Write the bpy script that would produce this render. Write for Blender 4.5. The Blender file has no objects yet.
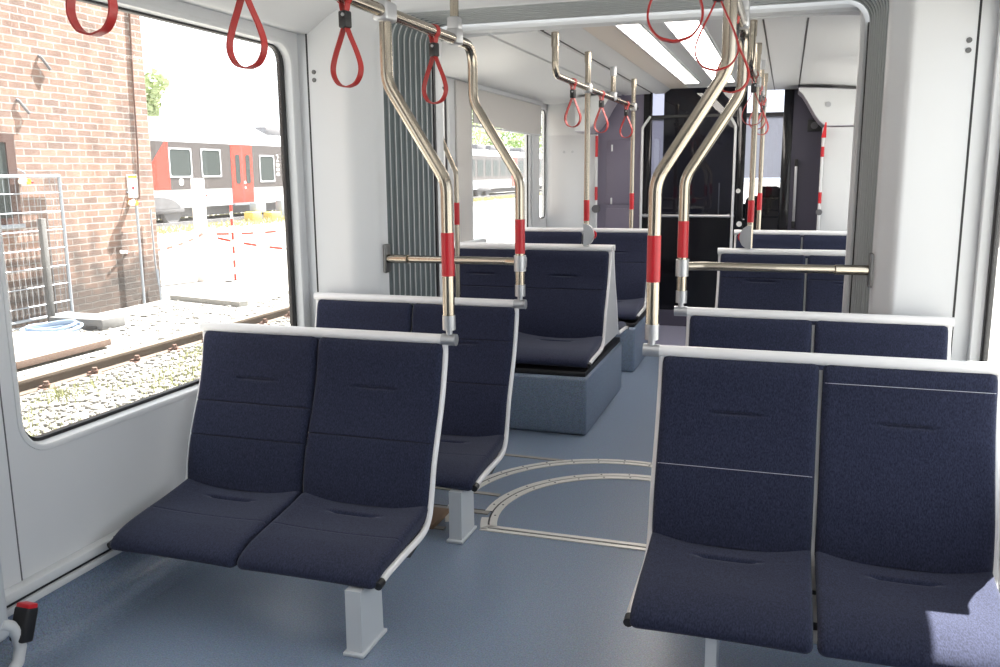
import bpy, bmesh, math, random
from mathutils import Vector, Matrix
random.seed(7)
SC = bpy.context.scene
COL = SC.collection
PI = math.pi

# ------------------------------------------------------------------ materials
def new_mat(name):
    m = bpy.data.materials.new(name); m.use_nodes = True
    nt = m.node_tree
    return m, nt, nt.nodes['Principled BSDF']

def plain(name, col, rough=0.5, metal=0.0, noise=0.0, nscale=40, bump=0.0, spec=0.5, coat=0.0):
    m, nt, b = new_mat(name)
    b.inputs['Base Color'].default_value = (*col, 1)
    b.inputs['Roughness'].default_value = rough
    b.inputs['Metallic'].default_value = metal
    b.inputs['Specular IOR Level'].default_value = spec
    b.inputs['Coat Weight'].default_value = coat
    if noise or bump:
        tc = nt.nodes.new('ShaderNodeTexCoord')
        n = nt.nodes.new('ShaderNodeTexNoise'); n.inputs['Scale'].default_value = nscale
        n.inputs['Detail'].default_value = 4
        nt.links.new(tc.outputs['Object'], n.inputs['Vector'])
        if noise:
            mx = nt.nodes.new('ShaderNodeMix'); mx.data_type = 'RGBA'
            mx.inputs['A'].default_value = (*[c*(1-noise) for c in col], 1)
            mx.inputs['B'].default_value = (*[min(1, c*(1+noise)) for c in col], 1)
            nt.links.new(n.outputs['Fac'], mx.inputs['Factor'])
            nt.links.new(mx.outputs['Result'], b.inputs['Base Color'])
        if bump:
            bp = nt.nodes.new('ShaderNodeBump'); bp.inputs['Strength'].default_value = bump
            bp.inputs['Distance'].default_value = 0.01
            nt.links.new(n.outputs['Fac'], bp.inputs['Height'])
            nt.links.new(bp.outputs['Normal'], b.inputs['Normal'])
    return m

def fabric(name, col):
    m, nt, b = new_mat(name)
    b.inputs['Roughness'].default_value = 0.95
    b.inputs['Specular IOR Level'].default_value = 0.12
    b.inputs['Sheen Weight'].default_value = 0.2
    b.inputs['Sheen Roughness'].default_value = 0.5
    b.inputs['Sheen Tint'].default_value = (0.7, 0.73, 0.82, 1)
    tc = nt.nodes.new('ShaderNodeTexCoord')
    n = nt.nodes.new('ShaderNodeTexNoise'); n.inputs['Scale'].default_value = 300; n.inputs['Detail'].default_value = 2
    mp = nt.nodes.new('ShaderNodeMapping'); mp.inputs['Scale'].default_value = (1, .45, .45)
    nt.links.new(tc.outputs['Object'], mp.inputs['Vector']); nt.links.new(mp.outputs['Vector'], n.inputs['Vector'])
    r = nt.nodes.new('ShaderNodeValToRGB')
    r.color_ramp.elements[0].position = .3; r.color_ramp.elements[0].color = (*[c*.62 for c in col], 1)
    r.color_ramp.elements[1].position = .7; r.color_ramp.elements[1].color = (*[c*1.45 for c in col], 1)
    nt.links.new(n.outputs['Fac'], r.inputs['Fac']); nt.links.new(r.outputs['Color'], b.inputs['Base Color'])
    bp = nt.nodes.new('ShaderNodeBump'); bp.inputs['Strength'].default_value = .25; bp.inputs['Distance'].default_value = .002
    nt.links.new(n.outputs['Fac'], bp.inputs['Height']); nt.links.new(bp.outputs['Normal'], b.inputs['Normal'])
    return m

def floor_mat(name, col):
    m, nt, b = new_mat(name)
    b.inputs['Roughness'].default_value = 0.31
    b.inputs['Specular IOR Level'].default_value = 0.5
    tc = nt.nodes.new('ShaderNodeTexCoord')
    n = nt.nodes.new('ShaderNodeTexNoise'); n.inputs['Scale'].default_value = 210; n.inputs['Detail'].default_value = 3
    n2 = nt.nodes.new('ShaderNodeTexVoronoi'); n2.inputs['Scale'].default_value = 230
    nt.links.new(tc.outputs['Object'], n.inputs['Vector']); nt.links.new(tc.outputs['Object'], n2.inputs['Vector'])
    r = nt.nodes.new('ShaderNodeValToRGB')
    r.color_ramp.elements[0].position = .32; r.color_ramp.elements[0].color = (*[c*.74 for c in col], 1)
    r.color_ramp.elements[1].position = .68; r.color_ramp.elements[1].color = (*[c*1.28 for c in col], 1)
    nt.links.new(n.outputs['Fac'], r.inputs['Fac'])
    mx = nt.nodes.new('ShaderNodeMix'); mx.data_type = 'RGBA'; mx.blend_type = 'MULTIPLY'; mx.inputs['Factor'].default_value = .22
    nt.links.new(r.outputs['Color'], mx.inputs['A']); nt.links.new(n2.outputs['Color'], mx.inputs['B'])
    nt.links.new(mx.outputs['Result'], b.inputs['Base Color'])
    return m

def glass(name, tint=(1, 1, 1), refl=1.0, haze=0.0):
    m = bpy.data.materials.new(name); m.use_nodes = True
    nt = m.node_tree; nt.nodes.clear()
    out = nt.nodes.new('ShaderNodeOutputMaterial')
    tr = nt.nodes.new('ShaderNodeBsdfTransparent'); tr.inputs['Color'].default_value = (*tint, 1)
    gl = nt.nodes.new('ShaderNodeBsdfGlossy'); gl.inputs['Roughness'].default_value = 0.0
    lw = nt.nodes.new('ShaderNodeLayerWeight'); lw.inputs['Blend'].default_value = .5
    pw = nt.nodes.new('ShaderNodeMath'); pw.operation = 'POWER'; pw.inputs[1].default_value = 5
    nt.links.new(lw.outputs['Facing'], pw.inputs[0])
    fr = nt.nodes.new('ShaderNodeMath'); fr.operation = 'MULTIPLY_ADD'; fr.inputs[1].default_value = .12+.4*refl; fr.inputs[2].default_value = .02+.03*refl
    nt.links.new(pw.outputs[0], fr.inputs[0])
    mx = nt.nodes.new('ShaderNodeMixShader')
    nt.links.new(fr.outputs[0], mx.inputs[0]); nt.links.new(tr.outputs[0], mx.inputs[1]); nt.links.new(gl.outputs[0], mx.inputs[2])
    last = mx
    if haze:      # veiling glare put into the pane as a weak translucent mix
        tl = nt.nodes.new('ShaderNodeBsdfTranslucent'); tl.inputs['Color'].default_value = (.95, .95, .93, 1)
        m2 = nt.nodes.new('ShaderNodeMixShader'); m2.inputs[0].default_value = haze
        nt.links.new(mx.outputs[0], m2.inputs[1]); nt.links.new(tl.outputs[0], m2.inputs[2]); last = m2
    nt.links.new(last.outputs[0], out.inputs['Surface'])
    return m

def emit(name, col, s):
    m, nt, b = new_mat(name)
    b.inputs['Base Color'].default_value = (.8, .8, .8, 1)
    b.inputs['Emission Color'].default_value = (*col, 1); b.inputs['Emission Strength'].default_value = s
    return m

def brick_mat(name):
    m, nt, b = new_mat(name)
    b.inputs['Roughness'].default_value = .9
    tc = nt.nodes.new('ShaderNodeTexCoord')
    sp = nt.nodes.new('ShaderNodeSeparateXYZ'); nt.links.new(tc.outputs['Object'], sp.inputs[0])
    cb = nt.nodes.new('ShaderNodeCombineXYZ')
    ad = nt.nodes.new('ShaderNodeMath'); ad.operation = 'ADD'
    nt.links.new(sp.outputs['Y'], ad.inputs[0]); nt.links.new(sp.outputs['X'], ad.inputs[1])
    # slightly uneven courses
    dn = nt.nodes.new('ShaderNodeTexNoise'); dn.inputs['Scale'].default_value = 7
    nt.links.new(tc.outputs['Object'], dn.inputs['Vector'])
    ds = nt.nodes.new('ShaderNodeMath'); ds.operation = 'MULTIPLY_ADD'; ds.inputs[1].default_value = .02
    nt.links.new(dn.outputs['Fac'], ds.inputs[0]); nt.links.new(sp.outputs['Z'], ds.inputs[2])
    nt.links.new(ad.outputs[0], cb.inputs['X']); nt.links.new(ds.outputs[0], cb.inputs['Y'])
    br = nt.nodes.new('ShaderNodeTexBrick')
    br.inputs['Scale'].default_value = 1
    br.inputs['Brick Width'].default_value = .24; br.inputs['Row Height'].default_value = .084
    br.inputs['Mortar Size'].default_value = .008; br.inputs['Mortar Smooth'].default_value = .25
    br.inputs['Bias'].default_value = -.1
    br.inputs['Color1'].default_value = (.225, .137, .105, 1); br.inputs['Color2'].default_value = (.125, .087, .075, 1)
    br.inputs['Mortar'].default_value = (.285, .27, .255, 1)
    nt.links.new(cb.outputs[0], br.inputs['Vector'])
    n = nt.nodes.new('ShaderNodeTexNoise'); n.inputs['Scale'].default_value = 3.5; n.inputs['Detail'].default_value = 6
    nt.links.new(tc.outputs['Object'], n.inputs['Vector'])
    hs = nt.nodes.new('ShaderNodeMix'); hs.data_type = 'RGBA'; hs.blend_type = 'MULTIPLY'; hs.inputs['Factor'].default_value = .7
    rr = nt.nodes.new('ShaderNodeValToRGB')
    rr.color_ramp.elements[0].position = .3; rr.color_ramp.elements[0].color = (.6, .58, .58, 1)
    rr.color_ramp.elements[1].position = .6; rr.color_ramp.elements[1].color = (1.25, 1.2, 1.15, 1)
    nt.links.new(n.outputs['Fac'], rr.inputs['Fac'])
    nt.links.new(br.outputs['Color'], hs.inputs['A']); nt.links.new(rr.outputs['Color'], hs.inputs['B'])
    # sooty weathered band near the ground
    mr = nt.nodes.new('ShaderNodeMapRange'); mr.inputs['From Min'].default_value = .30; mr.inputs['From Max'].default_value = .95
    mr.inputs['To Min'].default_value = .92; mr.inputs['To Max'].default_value = 0
    mm = nt.nodes.new('ShaderNodeMath'); mm.operation = 'MULTIPLY_ADD'; mm.inputs[1].default_value = .9; 
    nt.links.new(n.outputs['Fac'], mm.inputs[0]); nt.links.new(sp.outputs['Z'], mm.inputs[2])
    sb = nt.nodes.new('ShaderNodeMath'); sb.operation = 'SUBTRACT'; sb.inputs[1].default_value = .52
    nt.links.new(mm.outputs[0], sb.inputs[0]); nt.links.new(sb.outputs[0], mr.inputs['Value'])
    mx = nt.nodes.new('ShaderNodeMix'); mx.data_type = 'RGBA'
    grey = nt.nodes.new('ShaderNodeMix'); grey.data_type = 'RGBA'; grey.blend_type = 'MIX'; grey.inputs['Factor'].default_value = .85
    nt.links.new(hs.outputs['Result'], grey.inputs['A']); grey.inputs['B'].default_value = (.03, .03, .03, 1)
    nt.links.new(mr.outputs['Result'], mx.inputs['Factor']); nt.links.new(hs.outputs['Result'], mx.inputs['A']); nt.links.new(grey.outputs['Result'], mx.inputs['B'])
    nt.links.new(mx.outputs['Result'], b.inputs['Base Color'])
    bp = nt.nodes.new('ShaderNodeBump'); bp.inputs['Strength'].default_value = .6; bp.inputs['Distance'].default_value = .012; bp.invert = True
    nt.links.new(br.outputs['Fac'], bp.inputs['Height']); nt.links.new(bp.outputs['Normal'], b.inputs['Normal'])
    return m

M = {}
M['wall'] = plain('wall_white', (.64, .655, .675), .45, noise=.03, nscale=3)
M['frame_white'] = plain('frame_white', (.66, .675, .69), .3)
M['ceiling'] = plain('ceiling_white', (.60, .61, .625), .45)
M['seatwhite'] = plain('seat_frame_white', (.78, .78, .79), .28, coat=.3)
M['shell'] = plain('seat_shell_grey', (.5, .51, .53), .45)
M['fabric'] = fabric('navy_fabric', (.021, .0247, .049))
M['stitch'] = plain('pale_stitch', (.36, .37, .42), .8)
M['darkstitch'] = plain('dark_stitch', (.006, .006, .012), .9)
M['black'] = plain('black_rubber', (.012, .012, .014), .45)
M['blackgloss'] = plain('black_gloss', (.006, .006, .008), .12)
M['leg'] = plain('leg_grey', (.55, .58, .61), .35)
M['steel'] = plain('brushed_steel', (.42, .375, .31), .22, 1.0)
M['alu'] = plain('cast_alu', (.5, .51, .53), .38, .75)
M['red'] = plain('red_sleeve', (.52, .012, .022), .35)
M['strapred'] = plain('strap_red', (.36, .022, .02), .4)
M['screwsteel'] = plain('screw_steel', (.13, .13, .13), .4, .6)
M['floor'] = floor_mat('blue_floor', (.195, .247, .335))
M['floor2'] = floor_mat('violet_floor', (.33, .33, .44))
M['strip'] = plain('floor_strip', (.74, .72, .68), .35, .3)
M['teal'] = plain('bellows_grey', (.17, .205, .215), .5, noise=.1, nscale=20)
M['hem'] = plain('bellows_hem', (.5, .52, .53), .4, .2)
M['blind'] = plain('blind_cloth', (.6, .58, .56), .8, noise=.05, nscale=200)
M['glass'] = glass('window_glass', (.97, .985, .98), 0, .03)
M['glassdark'] = glass('dark_door_glass', (.42, .42, .5), 1.2)
M['glasscab'] = glass('cab_glass', (.84, .85, .88))
M['purple'] = plain('violet_panel', (.16, .145, .2), .5, noise=.05, nscale=3)
M['purpledark'] = plain('dark_violet_panel', (.06, .056, .085), .45)
M['lavender'] = plain('lavender_panel', (.42, .4, .46), .5)
M['lamp'] = emit('lamp_diffuser', (1, .93, .86), 15.0)
M['lampnear'] = emit('near_lamp_diffuser', (1, .95, .88), 3.0)
M['brick'] = brick_mat('old_brick')
M['rust'] = plain('rusty_rail', (.085, .062, .045), .7, .2, noise=.35, nscale=9)
M['railtop'] = plain('rail_top', (.34, .3, .24), .35, .6)
M['clip'] = plain('rusty_clip', (.11, .06, .045), .85, noise=.3, nscale=60)
M['ballast'] = plain('ballast_ground', (.27, .265, .25), .95, noise=.45, nscale=30, bump=.6)
M['stone'] = plain('gravel_stone', (.16, .155, .145), .9, noise=.5, nscale=4)
M['grass'] = plain('dry_grass', (.22, .235, .09), .8, noise=.4, nscale=5)
M['galv'] = plain('galvanised', (.3, .33, .37), .45, .4)
M['wood'] = plain('pale_board', (.62, .56, .48), .8, noise=.12, nscale=8)
M['woodedge'] = plain('board_edge', (.075, .045, .032), .8, noise=.3, nscale=15)
M['concrete'] = plain('concrete', (.12, .12, .12), .9, noise=.2, nscale=25, bump=.3)
M['trainwhite'] = plain('train_white', (.55, .57, .6), .4)
M['traindark'] = plain('train_dark_band', (.07, .06, .06), .35)
M['trainred'] = plain('train_red', (.5, .045, .03), .35)
M['traingrey'] = plain('train_underframe', (.12, .12, .13), .8, noise=.4, nscale=6)
M['trainglass'] = plain('train_window', (.05, .06, .06), .3, spec=.15)
M['yellow'] = plain('yellow_paint', (.45, .22, .01), .5)
M['signwhite'] = plain('sign_white', (.7, .7, .68), .6)
M['brownwood'] = plain('brown_window_frame', (.055, .024, .018), .6)
M['leaf'] = plain('tree_leaf', (.16, .25, .07), .7, noise=.4, nscale=2)
M['leaf2'] = plain('pale_tree_leaf', (.36, .42, .22), .7, noise=.3, nscale=2)
M['bark'] = plain('bark', (.12, .09, .06), .9, noise=.3, nscale=8)
M['hose'] = plain('hose_blue', (.25, .33, .45), .5)
M['knobred'] = plain('buckle_red', (.6, .02, .03), .3)
M['navyseat'] = plain('cab_seat_cloth', (.012, .013, .02), .9)
m, nt, b = new_mat('cab_blind_cloth'); b.inputs['Base Color'].default_value = (.6, .61, .65, 1); b.inputs['Roughness'].default_value = .8
b.inputs['Transmission Weight'].default_value = 0
tl = nt.nodes.new('ShaderNodeBsdfTranslucent'); tl.inputs['Color'].default_value = (.40, .41, .44, 1)
mxs = nt.nodes.new('ShaderNodeMixShader'); mxs.inputs[0].default_value = .65
nt.links.new(b.outputs[0], mxs.inputs[1]); nt.links.new(tl.outputs[0], mxs.inputs[2])
nt.links.new(mxs.outputs[0], nt.nodes['Material Output'].inputs['Surface'])
M['cabblind'] = m

# ------------------------------------------------------------------ helpers
ORG = {}
def thing(name, label, cat, loc=(0, 0, 0), group=None, rz=0.0):
    o = bpy.data.objects.new(name, None); COL.objects.link(o)
    o.empty_display_size = .1
    o.location = loc; o.rotation_euler = (0, 0, rz)
    o['label'] = label; o['category'] = cat
    if group: o['group'] = group
    ORG[o] = Vector(loc)
    return o

def obj(name, bm, m, parent=None, smooth=True, local=False, angle=35):
    if parent is not None and not local:
        bmesh.ops.translate(bm, verts=bm.verts, vec=-ORG[parent])
    bmesh.ops.recalc_face_normals(bm, faces=bm.faces)
    me = bpy.data.meshes.new(name); bm.to_mesh(me); bm.free()
    o = bpy.data.objects.new(name, me); COL.objects.link(o)
    me.materials.append(m)
    if smooth:
        for p in me.polygons: p.use_smooth = True
        try: me.set_sharp_from_angle(angle=math.radians(angle))
        except Exception: pass
    if parent is not None:
        o.parent = parent; ORG[o] = ORG[parent]
    else:
        ORG[o] = Vector((0, 0, 0))
    return o

def tag(o, label, cat, group=None):
    o['label'] = label; o['category'] = cat
    if group: o['group'] = group
    return o

def struct(name, bm, m, parent=None, smooth=True):
    o = obj(name, bm, m, parent, smooth)
    if parent is None: o['kind'] = 'structure'
    return o

def BM(): return bmesh.new()

def box(bm, x0, x1, y0, y1, z0, z1, bev=0.0, seg=2):
    b2 = bmesh.new()
    vs = [b2.verts.new((x, y, z)) for x in (x0, x1) for y in (y0, y1) for z in (z0, z1)]
    for f in ((0, 1, 3, 2), (4, 6, 7, 5), (0, 4, 5, 1), (2, 3, 7, 6), (0, 2, 6, 4), (1, 5, 7, 3)):
        b2.faces.new([vs[i] for i in f])
    if bev > 0:
        bmesh.ops.bevel(b2, geom=b2.edges[:], offset=bev, segments=seg, affect='EDGES', profile=.5)
    merge(bm, b2)
    return bm

def merge(bm, b2):
    me = bpy.data.meshes.new('tmp'); b2.to_mesh(me); b2.free()
    bm.from_mesh(me); bpy.data.meshes.remove(me)

def fillet(pts, r, n=6):
    pts = [Vector(p) for p in pts]; out = [pts[0]]
    for i in range(1, len(pts)-1):
        a, b, c = pts[i-1], pts[i], pts[i+1]
        d1, d2 = (a-b), (c-b)
        rr = r[i-1] if isinstance(r, (list, tuple)) else r
        ang = d1.angle(d2)
        if rr <= 0 or abs(ang-PI) < 1e-3: out.append(b); continue
        t = min(rr/math.tan(ang/2), d1.length*.49, d2.length*.49)
        p1, p2 = b+d1.normalized()*t, b+d2.normalized()*t
        for k in range(n+1):
            s = k/n
            out.append(p1*(1-s)**2 + b*2*s*(1-s) + p2*s*s)
    out.append(pts[-1]); return out

def tube(bm, pts, r, seg=14, cap=True, flat=1.0, closed=False):
    pts = [Vector(p) for p in pts]
    n = len(pts); rings = []
    t0 = (pts[1]-pts[0]).normalized()
    up = Vector((0, 0, 1)) if abs(t0.z) < .9 else Vector((1, 0, 0))
    nrm = (up - t0*up.dot(t0)).normalized()
    for i in range(n):
        if closed: t = (pts[(i+1) % n]-pts[i-1]).normalized()
        else: t = ((pts[min(i+1, n-1)]-pts[i]) if i == 0 else (pts[i]-pts[i-1]) if i == n-1 else (pts[i+1]-pts[i]).normalized()+(pts[i]-pts[i-1]).normalized()).normalized()
        nrm = (nrm - t*nrm.dot(t)).normalized(); bn = t.cross(nrm)
        rr = r[i] if isinstance(r, (list, tuple)) else r
        rings.append([bm.verts.new(pts[i]+nrm*math.cos(2*PI*k/seg)*rr+bn*math.sin(2*PI*k/seg)*rr*flat) for k in range(seg)])
    m = n if closed else n-1
    for i in range(m):
        a, b = rings[i], rings[(i+1) % n]
        for k in range(seg): bm.faces.new((a[k], a[(k+1) % seg], b[(k+1) % seg], b[k]))
    if cap and not closed:
        bm.faces.new(rings[0][::-1]); bm.faces.new(rings[-1])
    return bm

def cyl(bm, p0, p1, r, seg=18, r1=None):
    tube(bm, [p0, p1], [r, r if r1 is None else r1], seg); return bm

def prism(bm, poly, axis, a0, a1):
    """closed polygon (u,v) extruded along axis x|y|z"""
    def P(u, v, w): return {'x': (w, u, v), 'y': (u, w, v), 'z': (u, v, w)}[axis]
    A = [bm.verts.new(P(u, v, a0)) for u, v in poly]; B = [bm.verts.new(P(u, v, a1)) for u, v in poly]
    n = len(poly)
    for i in range(n): bm.faces.new((A[i], A[(i+1) % n], B[(i+1) % n], B[i]))
    bm.faces.new(A[::-1]); bm.faces.new(B)
    return bm

def sheet(bm, prof, axis, a0, a1, th):
    """open profile thickened by th (towards +normal) and extruded"""
    n = len(prof); off = []
    for i in range(n):
        a = Vector(prof[max(i-1, 0)]); b = Vector(prof[min(i+1, n-1)])
        d = (b-a).normalized(); off.append((prof[i][0]-d.y*th, prof[i][1]+d.x*th))
    return prism(bm, list(prof)+off[::-1], axis, a0, a1)

def rrect(u0, u1, v0, v1, r, n=6):
    out = []
    for cu, cv, a0 in ((u1-r, v1-r, 0), (u0+r, v1-r, PI/2), (u0+r, v0+r, PI), (u1-r, v0+r, 1.5*PI)):
        for k in range(n+1):
            a = a0+PI/2*k/n; out.append((cu+r*math.cos(a), cv+r*math.sin(a)))
    return out

def loft(bm, loops, close_u=True, mat_fn=None):
    rings = [[bm.verts.new(p) for p in L] for L in loops]
    n = len(rings[0])
    for a, b in zip(rings, rings[1:]):
        for k in range(n if close_u else n-1):
            bm.faces.new((a[k], a[(k+1) % n], b[(k+1) % n], b[k]))
    return bm

def plate_with_holes(bm, outer, holes, axis, a0, a1):
    """flat plate (outer rect u0,u1,v0,v1 minus rounded holes), normal along axis, thickness a0..a1"""
    def P(u, v, w): return {'x': (w, u, v), 'y': (u, w, v), 'z': (u, v, w)}[axis]
    b2 = bmesh.new(); edges = []
    def ring(pts):
        vs = [b2.verts.new(P(u, v, a0)) for u, v in pts]
        for i in range(len(vs)): edges.append(b2.edges.new((vs[i], vs[(i+1) % len(vs)])))
    u0, u1, v0, v1 = outer
    ring([(u0, v0), (u1, v0), (u1, v1), (u0, v1)])
    for h in holes: ring(h)
    bmesh.ops.triangle_fill(b2, use_beauty=True, use_dissolve=False, edges=edges)
    r = bmesh.ops.extrude_face_region(b2, geom=b2.faces[:])
    vs = [e for e in r['geom'] if isinstance(e, bmesh.types.BMVert)]
    d = a1-a0; bmesh.ops.translate(b2, verts=vs, vec=P(0, 0, d))
    merge(bm, b2); return bm

def smooth_path(pts, n=8):
    """Catmull-Rom through 2-D points"""
    P = [Vector(p) for p in pts]; out = []
    for i in range(len(P)-1):
        p0 = P[i-1] if i else P[0]*2-P[1]; p1, p2 = P[i], P[i+1]; p3 = P[i+2] if i+2 < len(P) else P[-1]*2-P[-2]
        for k in range(n):
            t = k/n
            out.append(.5*((2*p1)+(p2-p0)*t+(2*p0-5*p1+4*p2-p3)*t*t+(3*p1-p0-3*p2+p3)*t**3))
    out.append(P[-1]); return out

# ------------------------------------------------------------------ dimensions (metres); aisle runs along +Y, floor z = 0
XW = 1.42            # half width of the near car
YB, YE = -2.6, 3.64  # near car back end and end wall
XF = .05             # far car's axis
YC = 8.06            # cab partition

# ------------------------------------------------------------------ setting: near car
bm = BM(); box(bm, -1.44, 1.5, YB, YC+2.2, -.06, 0); struct('floor', bm, M['floor'], smooth=False)
for s, nm, xs in ((-1, 'left', -1.405), (1, 'right', 1.405)):
    bm = BM()      # floor covering coved up the wall, then two white skirting strips
    prof = [(xs-s*.16, .001), (xs-s*.10, .004), (xs-s*.05, .02), (xs-s*.02, .05), (xs-s*.008, .10), (xs-s*.005, .145), (xs+s*.02, .145), (xs+s*.02, .0005)]
    prism(bm, prof, 'y', YB, YE); struct('trim_1' if s < 0 else 'trim_2', bm, M['floor'])
    bm = BM()
    box(bm, xs-.018, xs+.018, YB, YE, .142, .166, .004); box(bm, xs-.022, xs+.022, YB, YE, .178, .212, .008)
    struct('baseboard_'+nm, bm, M['frame_white'])
    bm = BM(); box(bm, xs-.008, xs+.008, YB, YE, .16, .18); struct('trim_3' if s < 0 else 'trim_4', bm, M['black'])

WIN = {-1: [(1.945, 3.582, .595, 1.992), (.15, 1.70, .595, 1.992)],
       1: [(1.80, 3.60, .595, 1.992), (.15, 1.55, .595, 1.992)]}
nwin = 0
def window(s, x, y0, y1, z0, z1, r=.1, kd=1.0):
    """frame moulding + black seal + glass in a hole of the side wall (x: inner wall surface, s: outward sign)"""
    global nwin; nwin += 1
    bm = BM(); n = 8
    loops = []
    for (g, dx) in ((.016, 0.0005), (.014, -.003), (.004, -.004), (.0, -.003), (-.004, .0), (-.010, .036), (-.012, .044)):
        loops.append([(x+s*dx*(kd if dx > 0 else 1), u, v) for u, v in rrect(y0-g, y1+g, z0-g, z1+g, r+g, n)])
    loft(bm, loops)
    fr = struct('window_%d' % nwin, bm, M['frame_white'])
    bm = BM(); loops = []
    for (g, dx) in ((-.008, .036), (-.012, .032), (-.034, .032), (-.038, .038), (-.036, .055), (-.008, .055)):
        loops.append([(x+s*dx*(kd if dx > 0 else 1), u, v) for u, v in rrect(y0-g, y1+g, z0-g*.6, z1+g*.5, r+g, n)])
    loft(bm, loops); obj('window_seal', bm, M['black'], fr)
    bm = BM()
    L = rrect(y0+.02, y1-.02, z0+.02, z1-.02, r-.02, n)
    bm.faces.new([bm.verts.new((x+s*.042*kd, u, v)) for u, v in L]); obj('window_pane', bm, M['glass'], fr, smooth=False)
    return fr
for s, nm in ((-1, 'left'), (1, 'right')):
    bm = BM()
    a0, a1 = (s*XW, s*(XW+.05))
    plate_with_holes(bm, (YB, YE+.05, 0, 2.3), [rrect(a, b, c, d, .1, 8) for a, b, c, d in WIN[s]], 'x', a0, a1)
    w = struct('wall_'+nm, bm, M['wall'], smooth=False)
    for a, b, c, d in WIN[s]: window(s, s*XW, a, b, c, d)
    bm = BM()
    box(bm, s*XW-.0015, s*XW+.0015, 1.882, 1.886, .2, 2.03); struct('trim_5' if s < 0 else 'trim_6', bm, M['traingrey'])

# ceiling with curved ducts along both sides
half = [(-1.43, 2.047), (-1.385, 2.043), (-1.36, 2.047), (-1.31, 2.08), (-1.25, 2.118), (-1.17, 2.15), (-1.05, 2.168), (-.8, 2.18)]
prof = [(v.x, v.y) for v in smooth_path(half, 4)]
prof = prof+[(-x, z) for x, z in prof[::-1]]
bm = BM(); sheet(bm, prof, 'y', YB, YE+.03, .03); struct('ceiling', bm, M['ceiling'])
bm = BM(); box(bm, -1.46, 1.46, YB-.05, YB, 0, 2.3); struct('wall_back', bm, M['wall'], smooth=False)

def lamp(x0, x1, y0, y1, z, n, label, group, m='lamp'):
    t = thing('ceiling_light', label, 'light', ((x0+x1)/2, (y0+y1)/2, z), group)
    bm = BM(); plate_with_holes(bm, (x0-.012, x1+.012, y0-.012, y1+.012), [[(x0, y0), (x1, y0), (x1, y1), (x0, y1)]], 'z', z-.006, z+.01)
    obj('lamp_frame', bm, M['frame_white'], t, smooth=False)
    L = (y1-y0)/n
    for i in range(n):
        bm = BM(); box(bm, x0, x1, y0+i*L+.003, y0+(i+1)*L-.003, z-.003, z+.008); obj('diffuser', bm, M[m], t, smooth=False)
    return t
for x0, sd in ((-.24, 'left'), (.1, 'right')):
    lamp(x0, x0+.14, YB+.3, 2.4, 2.172, 4, 'long lit ceiling panel of the near car above the %s side of the aisle' % sd, 'ceiling lights of the near car', 'lampnear')

# ------------------------------------------------------------------ articulation: end wall, bellows, far portal
def U(xl, xr, zt, r, y, n=8, zb=0.0):
    p = [(xl, y, zb), (xl, y, zt*.35), (xl, y, zt*.7)]
    for k in range(n+1):
        a = PI-PI/2*k/n; p.append((xl+r+r*math.cos(a), y, zt-r+r*math.sin(a)))
    for k in range(1, 4): p.append((xl+r+(xr-xl-2*r)*k/4, y, zt))
    for k in range(n+1):
        a = PI/2-PI/2*k/n; p.append((xr-r+r*math.cos(a), y, zt-r+r*math.sin(a)))
    p += [(xr, y, zt*.7), (xr, y, zt*.35), (xr, y, zb)]
    return p
bm = BM()
loft(bm, [U(-1.43, 1.43, 2.32, .03, YE+.05), U(-1.43, 1.43, 2.32, .03, YE), U(-1.215, 1.16, 2.22, .08, YE), U(-1.20, 1.15, 2.21, .09, YE), U(-1.175, 1.141, 2.195, .1, YE+.004), U(-1.148, 1.128, 2.175, .1, YE+.018), U(-1.122, 1.112, 2.16, .1, YE+.04), U(-1.10, 1.10, 2.15, .1, YE+.056), U(-1.08, 1.085, 2.14, .1, YE+.072), U(-1.067, 1.074, 2.13, .1, YE+.088), U(-1.063, 1.072, 2.13, .1, YE+.14)], close_u=False)
struct('wall_end', bm, M['wall'])
for i, x in enumerate((-1.372, 1.36)):
    bm = BM(); box(bm, x-.004, x+.004, YE-.0015, YE+.0015, .2, 2.06); struct('trim_%d' % (7+i), bm, M['black'], smooth=False)
for (x, y) in ((-1.34, YE), (-1.085, YE+.087), (1.332, YE), (1.085, YE+.087)):
    for z, hi in ((1.875, 'upper'), (1.84, 'lower')):
        bm = BM()
        if abs(x) > 1.2: cyl(bm, (x, y-.004, z), (x, y+.004, z), .010, 14); cyl(bm, (x, y-.0045, z), (x, y, z), .005, 6)
        else: s = -1 if x < 0 else 1; cyl(bm, (x-s*.002, y, z), (x+s*.02, y, z), .009, 14)
        o = obj('screw', bm, M['screwsteel'])
        tag(o, '%s steel screw %s end panel %s of the bellows' % (hi, 'near the seam of the' if abs(x) > 1.2 else 'at the inner edge of the', 'left' if x < 0 else 'right'), 'screw', 'screws on the white end panels')

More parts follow.
